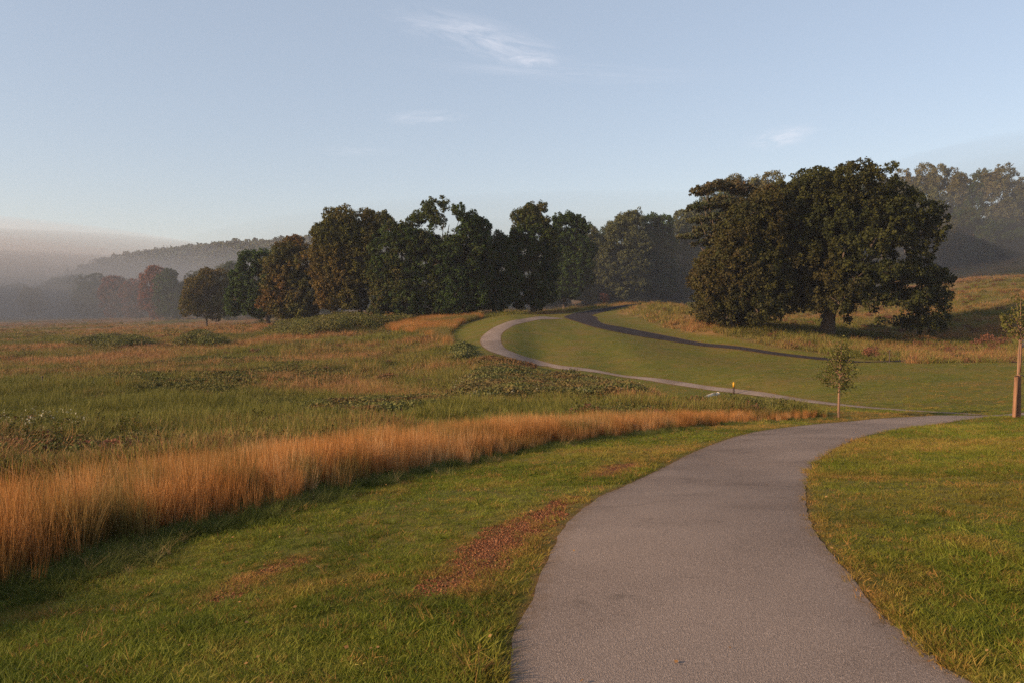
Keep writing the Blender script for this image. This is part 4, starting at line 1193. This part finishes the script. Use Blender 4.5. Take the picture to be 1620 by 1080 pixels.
steel_stake(67, 629, 599, 'thin dark stake in the meadow left of the pale cream bush', 0.03)
steel_stake(45, 596, 582, 'short thin stake farther left and farther back in the meadow')
steel_stake(246, 665, 643, 'thin dark stake among weeds below the largest bramble mound', 0.02)
steel_stake(1407, 574, 553, 'thin dark stake at the crest of the lawn beside the reddish shrub')


# young tree between the paths
def sapling(name, base, D, leaves, H, trunk_h, r0, label, seed, mat, per=9, lobes=None, hue=0.1, leaf=0.09, clump=0.16):
    x, z = base; root = empty(name, (x, D, z)); tag(root, label, 'tree'); rg = random.Random(seed)
    main = [(0, 0, -0.15, r0 * 1.4), (0.0, 0, 0.1, r0), (0.01, 0.01, trunk_h, r0 * 0.85), (0.05, 0, (trunk_h + H) / 2, r0 * 0.5), (0.02, 0.03, H * 0.97, 0.008)]
    segs = [main]; cen = []; out = []
    for (lx, ly, lz) in lobes:
        z0 = trunk_h + (lz - trunk_h) * 0.55
        segs.append([(0.02, 0, z0, r0 * 0.32), (lx * 0.5, ly * 0.5, (z0 + lz) / 2 - 0.03, r0 * 0.2), (lx, ly, lz, 0.005)])
        for t in (0.45, 0.6, 0.75, 0.88, 1.0):
            for _ in range(2):
                cen.append((lx * t + rg.gauss(0, .09), ly * t + rg.gauss(0, .11), z0 + (lz - z0) * t + rg.gauss(0, .08)))
    cen = np.array(cen); n = len(cen)
    V, Q = tubes(segs, 8); mesh_np('trunk', V, Q, M['sap_bark'], root, smooth_=True)
    rn = np.random.default_rng(seed)
    C, N_ = clumps_to_leaves(cen, rn.normal(0, .3, (n, 3)), clump * rn.uniform(.6, 1.3, n), per, seed, 0.8)
    leaf_mesh('crown', C, N_, leaf, rn.uniform(0, 1, len(C)), np.clip(rn.normal(hue, .12, len(C)), 0, 1), mat, root, seed + 1, 0.55)
    return root


M['sap_bark'] = bark_mat('young bark', (0.10, 0.06, 0.04), (0.22, 0.13, 0.08))
M['f_sap'] = foliage_mat('young tree leaves', (0.045, 0.055, 0.014), (0.12, 0.125, 0.03), (0.17, 0.10, 0.04), 0.3)
p = hit(1326.5, 659.5); print('sapling at', p)
D = p[1]; k = D / F
rs = random.Random(9); lobes = []
for i in range(40):
    t = (i + 0.5) / 40; zz = 48 + t * 72; w = 43 * min(1, (t + 0.08) * 4) * (1.02 - t) ** 0.95 + 3
    a = i * 2.4; lobes.append((w * math.cos(a) * k * rs.uniform(.45, 1.15), w * math.sin(a) * k * rs.uniform(.6, 1.1), (zz + rs.uniform(-4, 4)) * k))
sapling('young_tree', (p[0], ground_at(*p)), D, None, 122 * k, 44 * k, 0.055, 'young tree with a slim bare trunk standing alone between the two pale paths', 71, M['f_sap'], 6, lobes)

# staked young tree at the right edge
p = hit(1611, 661); D = p[1]; k = D / F; gz = ground_at(*p); print('stakes at', p)
lobes = [(-24, 0, 150), (-20, 10, 158), (-12, -12, 166), (-26, 4, 160), (-8, 6, 172), (10, 0, 176), (20, 8, 160), (28, -6, 152), (14, -14, 182), (0, 12, 190), (-14, 0, 138), (16, 6, 140), (22, 0, 132),
         (8, 10, 190), (26, -10, 168)]
lobes = [(a * k, b * k, c * k) for a, b, c in lobes]
sapling('young_tree', (p[0] + 3.2 * k, gz), D + 0.25, None, 192 * k, 100 * k, 0.045, 'young tree tied between wooden stakes at the right edge', 73, M['f_sap'], 9, lobes, 0.15)
for du, dy, h, lab, rr in ((-6.5, 0, 68, 'pale wooden tree stake, left of the pair at the right edge', 3.0), (3.5, 0.12, 70, 'dark brown wooden tree stake, right of the pair at the right edge', 3.3)):
    V, Q = lathe([(rr * k * 1.02, -0.4), (rr * k, 0.0), (rr * k, h * k * 0.97), (rr * k * 0.85, h * k), (0.002, h * k + 0.004)], 12)
    o = mesh_np('wooden_stake', V, Q, M['stake_wood'], smooth_=False); o.location = (p[0] + du * k, D + dy, ground_at(p[0] + du * k, D + dy)); o.rotation_euler = (0, 0.02 if du < 0 else -0.03, 0)
    tag(o, lab, 'stake', 'wooden stakes holding the young tree')
V, Q = tubes([[(-6.5 * k - .08, -.05, 67 * k, 0.012), (-2 * k, -0.10, 68.5 * k, 0.014), (3.5 * k, -0.02, 69 * k, 0.016), (14 * k, 0.05, 60 * k, 0.016), (24 * k, 0.1, 52 * k, 0.016)]], 6)
o = mesh_np('tree_tie', V, Q, M['rubber'], smooth_=True); o.location = (p[0], D, gz); tag(o, 'black rubber tree tie looped over the two wooden stakes', 'strap')
# third stake outside the frame carries the end of the tie
V, Q = lathe([(3 * k, -0.4), (3 * k, 0), (3 * k, 54 * k), (0.002, 55 * k)], 12); o = mesh_np('wooden_stake', V, Q, M['stake_wood']); o.location = (p[0] + 26 * k, D + 0.1, gz)
tag(o, 'wooden tree stake just past the right edge holding the tie', 'stake', 'wooden stakes holding the young tree')

# sign post farther back at the right edge
p = hit(1615.5, 589); D = p[1]; k = D / F; gz = ground_at(*p); print('sign at', p)
r = empty('sign_post', (p[0], p[1], gz)); tag(r, 'wooden post with a dark board at the right edge behind the staked tree', 'sign')
V, Q = merge([box(-2.2 * k, 0, -0.4, 2.6 * k, 2.6 * k, 0.4 + 56 * k), box(13 * k, 0, -0.4, 2.6 * k, 2.6 * k, 0.4 + 56 * k), box(5.4 * k, 0, 52 * k, 12.4 * k, 2.0 * k, 3.4 * k)])
mesh_np('post', V, Q, M['stake_wood'], r)
V, Q = box(5.4 * k, -0.02, 40 * k, 12.2 * k, 1.2 * k, 11.5 * k); mesh_np('board', V, Q, M['panel'], r)


# ------------------------------------------------------------------ air: even haze, and banks of ground fog
def vol_mat(name, dens, col, an=0.2):
    m = bpy.data.materials.new(name); m.use_nodes = True; t = m.node_tree; t.nodes.clear()
    v = t.nodes.new('ShaderNodeVolumePrincipled'); v.inputs['Density'].default_value = dens; v.inputs['Color'].default_value = (*col, 1)
    v.inputs['Anisotropy'].default_value = an
    o = t.nodes.new('ShaderNodeOutputMaterial'); t.links.new(v.outputs[0], o.inputs['Volume'])
    return m


V, Q = box(0, 500, -40, 5600, 5400, 110)
o = mesh_np('haze', V, Q, vol_mat('haze', 0.00016, (0.80, 0.86, 1.0), 0.1)); tag(o, 'thin morning haze', kind='stuff')


def fog(cx, cy, cz, rx, ry, rz, dens, seed, label, col=(0.30, 0.335, 0.385)):
    nu, nv = 48, 24; u = np.linspace(0, 2 * np.pi, nu, endpoint=False); v = np.linspace(0, np.pi, nv)
    U, Vv = np.meshgrid(u, v)
    w = 1 + 0.25 * (fbm(np.cos(U) * 2 + 5, np.sin(U) * 2 + Vv, seed, 3) - 0.5) * np.sin(Vv)
    x = rx * w * np.sin(Vv) * np.cos(U); y = ry * w * np.sin(Vv) * np.sin(U); z = rz * w * np.cos(Vv)
    V = np.stack([x.ravel(), y.ravel(), z.ravel()], 1); ii = np.arange(nu * nv).reshape(nv, nu); jj = np.roll(ii, -1, 1)
    Q = np.stack([ii[:-1], ii[1:], jj[1:], jj[:-1]], -1).reshape(-1, 4)
    o = mesh_np('fog_bank', V, Q, vol_mat('fog %d' % seed, dens, col, 0.1), smooth_=True); o.location = (cx, cy, cz)
    tag(o, label, kind='stuff'); return o


def soft_fog(cx, cy, cz, rx, ry, rz, dens, seed, label, col=(0.30, 0.335, 0.385)):
    # nested shells: the mist thins out towards its edge
    for i, k in enumerate((1.28, 1.05, 0.82, 0.58)):
        fog(cx, cy, cz, rx * k, ry * k, rz * k ** 1.3, dens / 3.2, seed * 10 + i, label + (', outermost and thinnest veil', ', second veil from outside', ', third veil from outside', ', dense heart')[i], col)


soft_fog(-262, 345, -8, 190, 150, 27, 0.0095, 1, 'grey ground fog over the far left field and its trees')
soft_fog(-370, 640, -8, 310, 240, 30, 0.0030, 2, 'ground fog before the long wooded hill')
soft_fog(-1000, 1150, -5, 560, 380, 96, 0.0022, 3, 'valley fog at the far left', (0.62, 0.50, 0.48))
soft_fog(180, 198, 8, 95, 52, 26, 0.0095, 4, 'low mist before the wood on the right hill')
soft_fog(20, 222, -2, 105, 50, 22, 0.0060, 5, 'thin mist under the trees behind the middle row')

# ------------------------------------------------------------------ sky and sun
SUN_EL = math.radians(19)
sx, sy = -0.90, -0.43
w = bpy.data.worlds.new('World'); scene.world = w; w.use_nodes = True
nt = w.node_tree; nt.nodes.clear()
sky = nt.nodes.new('ShaderNodeTexSky'); sky.sky_type = 'NISHITA'; sky.sun_disc = False
sky.sun_elevation = SUN_EL; sky.sun_rotation = math.atan2(sx, sy) % (2 * math.pi)
sky.air_density = 1.0; sky.dust_density = 1.25; sky.ozone_density = 1.0; sky.altitude = 0
bg = nt.nodes.new('ShaderNodeBackground'); bg.inputs['Strength'].default_value = 0.102
wo = nt.nodes.new('ShaderNodeOutputWorld')
# thin cirrus wisps
tc = nt.nodes.new('ShaderNodeTexCoord')


def wisp(dx, dz, rot, sxx, syy, scale, amt, seed):
    """one soft streak of cloud around the heading (dx, 1, dz)"""
    mp = nt.nodes.new('ShaderNodeMapping'); mp.vector_type = 'TEXTURE'
    L_ = math.sqrt(dx * dx + 1 + dz * dz); c = (dx / L_, 1 / L_, dz / L_)
    mp.inputs['Location'].default_value = c; mp.inputs['Rotation'].default_value = (0, rot, -math.atan(dx)); mp.inputs['Scale'].default_value = (sxx, 0.6, syy)
    nt.links.new(tc.outputs['Generated'], mp.inputs[0])
    nz = nt.nodes.new('ShaderNodeTexNoise'); nz.inputs['Scale'].default_value = scale; nz.inputs['Detail'].default_value = 6; nz.inputs['Roughness'].default_value = 0.62
    nz.noise_dimensions = '4D'; nz.inputs['W'].default_value = seed; nz.inputs['Distortion'].default_value = 0.8
    nt.links.new(mp.outputs[0], nz.inputs['Vector'])
    ln = nt.nodes.new('ShaderNodeVectorMath'); ln.operation = 'LENGTH'; nt.links.new(mp.outputs[0], ln.inputs[0])
    f = nt.nodes.new('ShaderNodeMapRange'); f.interpolation_type = 'SMOOTHERSTEP'; f.inputs[1].default_value = 1.0; f.inputs[2].default_value = 0.0
    nt.links.new(ln.outputs['Value'], f.inputs[0])
    r = nt.nodes.new('ShaderNodeMapRange'); r.inputs[1].default_value = 0.38; r.inputs[2].default_value = 0.68; r.inputs[4].default_value = amt
    nt.links.new(nz.outputs['Fac'], r.inputs[0])
    m = nt.nodes.new('ShaderNodeMath'); m.operation = 'MULTIPLY'; nt.links.new(f.outputs[0], m.inputs[0]); nt.links.new(r.outputs[0], m.inputs[1])
    return m.outputs[0]


def dirv(u, v): a, c = ray(u, v); return float(a), float(c)


ws = [wisp(*dirv(760, 62), 0.22, 0.150, 0.030, 2.2, 0.52, 3.1), wisp(*dirv(830, 90), 0.10, 0.06, 0.018, 2.0, 0.5, 5.7), wisp(*dirv(1235, 218), -0.12, 0.055, 0.016, 2.0, 0.50, 8.2),
      wisp(*dirv(670, 186), -0.05, 0.07, 0.012, 2.0, 0.26, 11.9), wisp(*dirv(900, 115), 0.06, 0.26, 0.016, 2.5, 0.16, 14.0), wisp(*dirv(560, 240), 0.0, 0.07, 0.008, 2.5, 0.15, 17.0)]
acc = ws[0]
for s in ws[1:]:
    m = nt.nodes.new('ShaderNodeMath'); m.operation = 'MAXIMUM'; nt.links.new(acc, m.inputs[0]); nt.links.new(s, m.inputs[1]); acc = m.outputs[0]
mx = nt.nodes.new('ShaderNodeMix'); mx.data_type = 'RGBA'; mx.inputs[7].default_value = (5.4, 5.3, 5.7, 1)
nt.links.new(acc, mx.inputs[0]); tn = nt.nodes.new('ShaderNodeMix'); tn.data_type = 'RGBA'; tn.blend_type = 'MULTIPLY'; tn.inputs[0].default_value = 1; tn.inputs[7].default_value = (1.12, 1.0, 0.99, 1)
nt.links.new(sky.outputs[0], tn.inputs[6]); hz = nt.nodes.new('ShaderNodeMix'); hz.data_type = 'RGBA'; hz.inputs[0].default_value = 0.45; hz.inputs[7].default_value = (2.95, 3.4, 3.95, 1)     # thin high veil over the whole sky
nt.links.new(tn.outputs[2], hz.inputs[6]); nt.links.new(hz.outputs[2], mx.inputs[6]); nt.links.new(mx.outputs[2], bg.inputs['Color'])
nt.links.new(bg.outputs[0], wo.inputs[0])

sl = bpy.data.lights.new('sun', 'SUN'); sl.energy = 4.8; sl.angle = math.radians(0.6); sl.color = (1.0, 0.70, 0.43)
so = bpy.data.objects.new('sun', sl); COL.objects.link(so)
from mathutils import Vector
dv = Vector((sx, sy, math.tan(SUN_EL) * math.hypot(sx, sy))).normalized()
so.rotation_euler = dv.to_track_quat('Z', 'Y').to_euler(); so.location = (-20, -10, 30)

# ------------------------------------------------------------------ camera
cd = bpy.data.cameras.new('camera'); co = bpy.data.objects.new('camera', cd); COL.objects.link(co)
cd.sensor_width = 36; cd.lens = F / 1620 * 36; cd.clip_start = 0.1; cd.clip_end = 8000
co.location = (0, 0, 0); co.rotation_euler = (math.radians(90) - PITCH, 0, 0)
scene.camera = co
scene.view_settings.view_transform = 'Standard'; scene.view_settings.look = 'None'; scene.view_settings.gamma = 1; scene.view_settings.exposure = 0.85
scene.cycles.use_denoising = False
scene.cycles.volume_bounces = 0; scene.cycles.max_bounces = 4; scene.cycles.diffuse_bounces = 2; scene.cycles.transmission_bounces = 2
scene.cycles.use_adaptive_sampling = True; scene.cycles.adaptive_threshold = 0.012; scene.cycles.adaptive_min_samples = 72
scene.cycles.transparent_max_bounces = 4
scene.cycles.volume_max_steps = 64
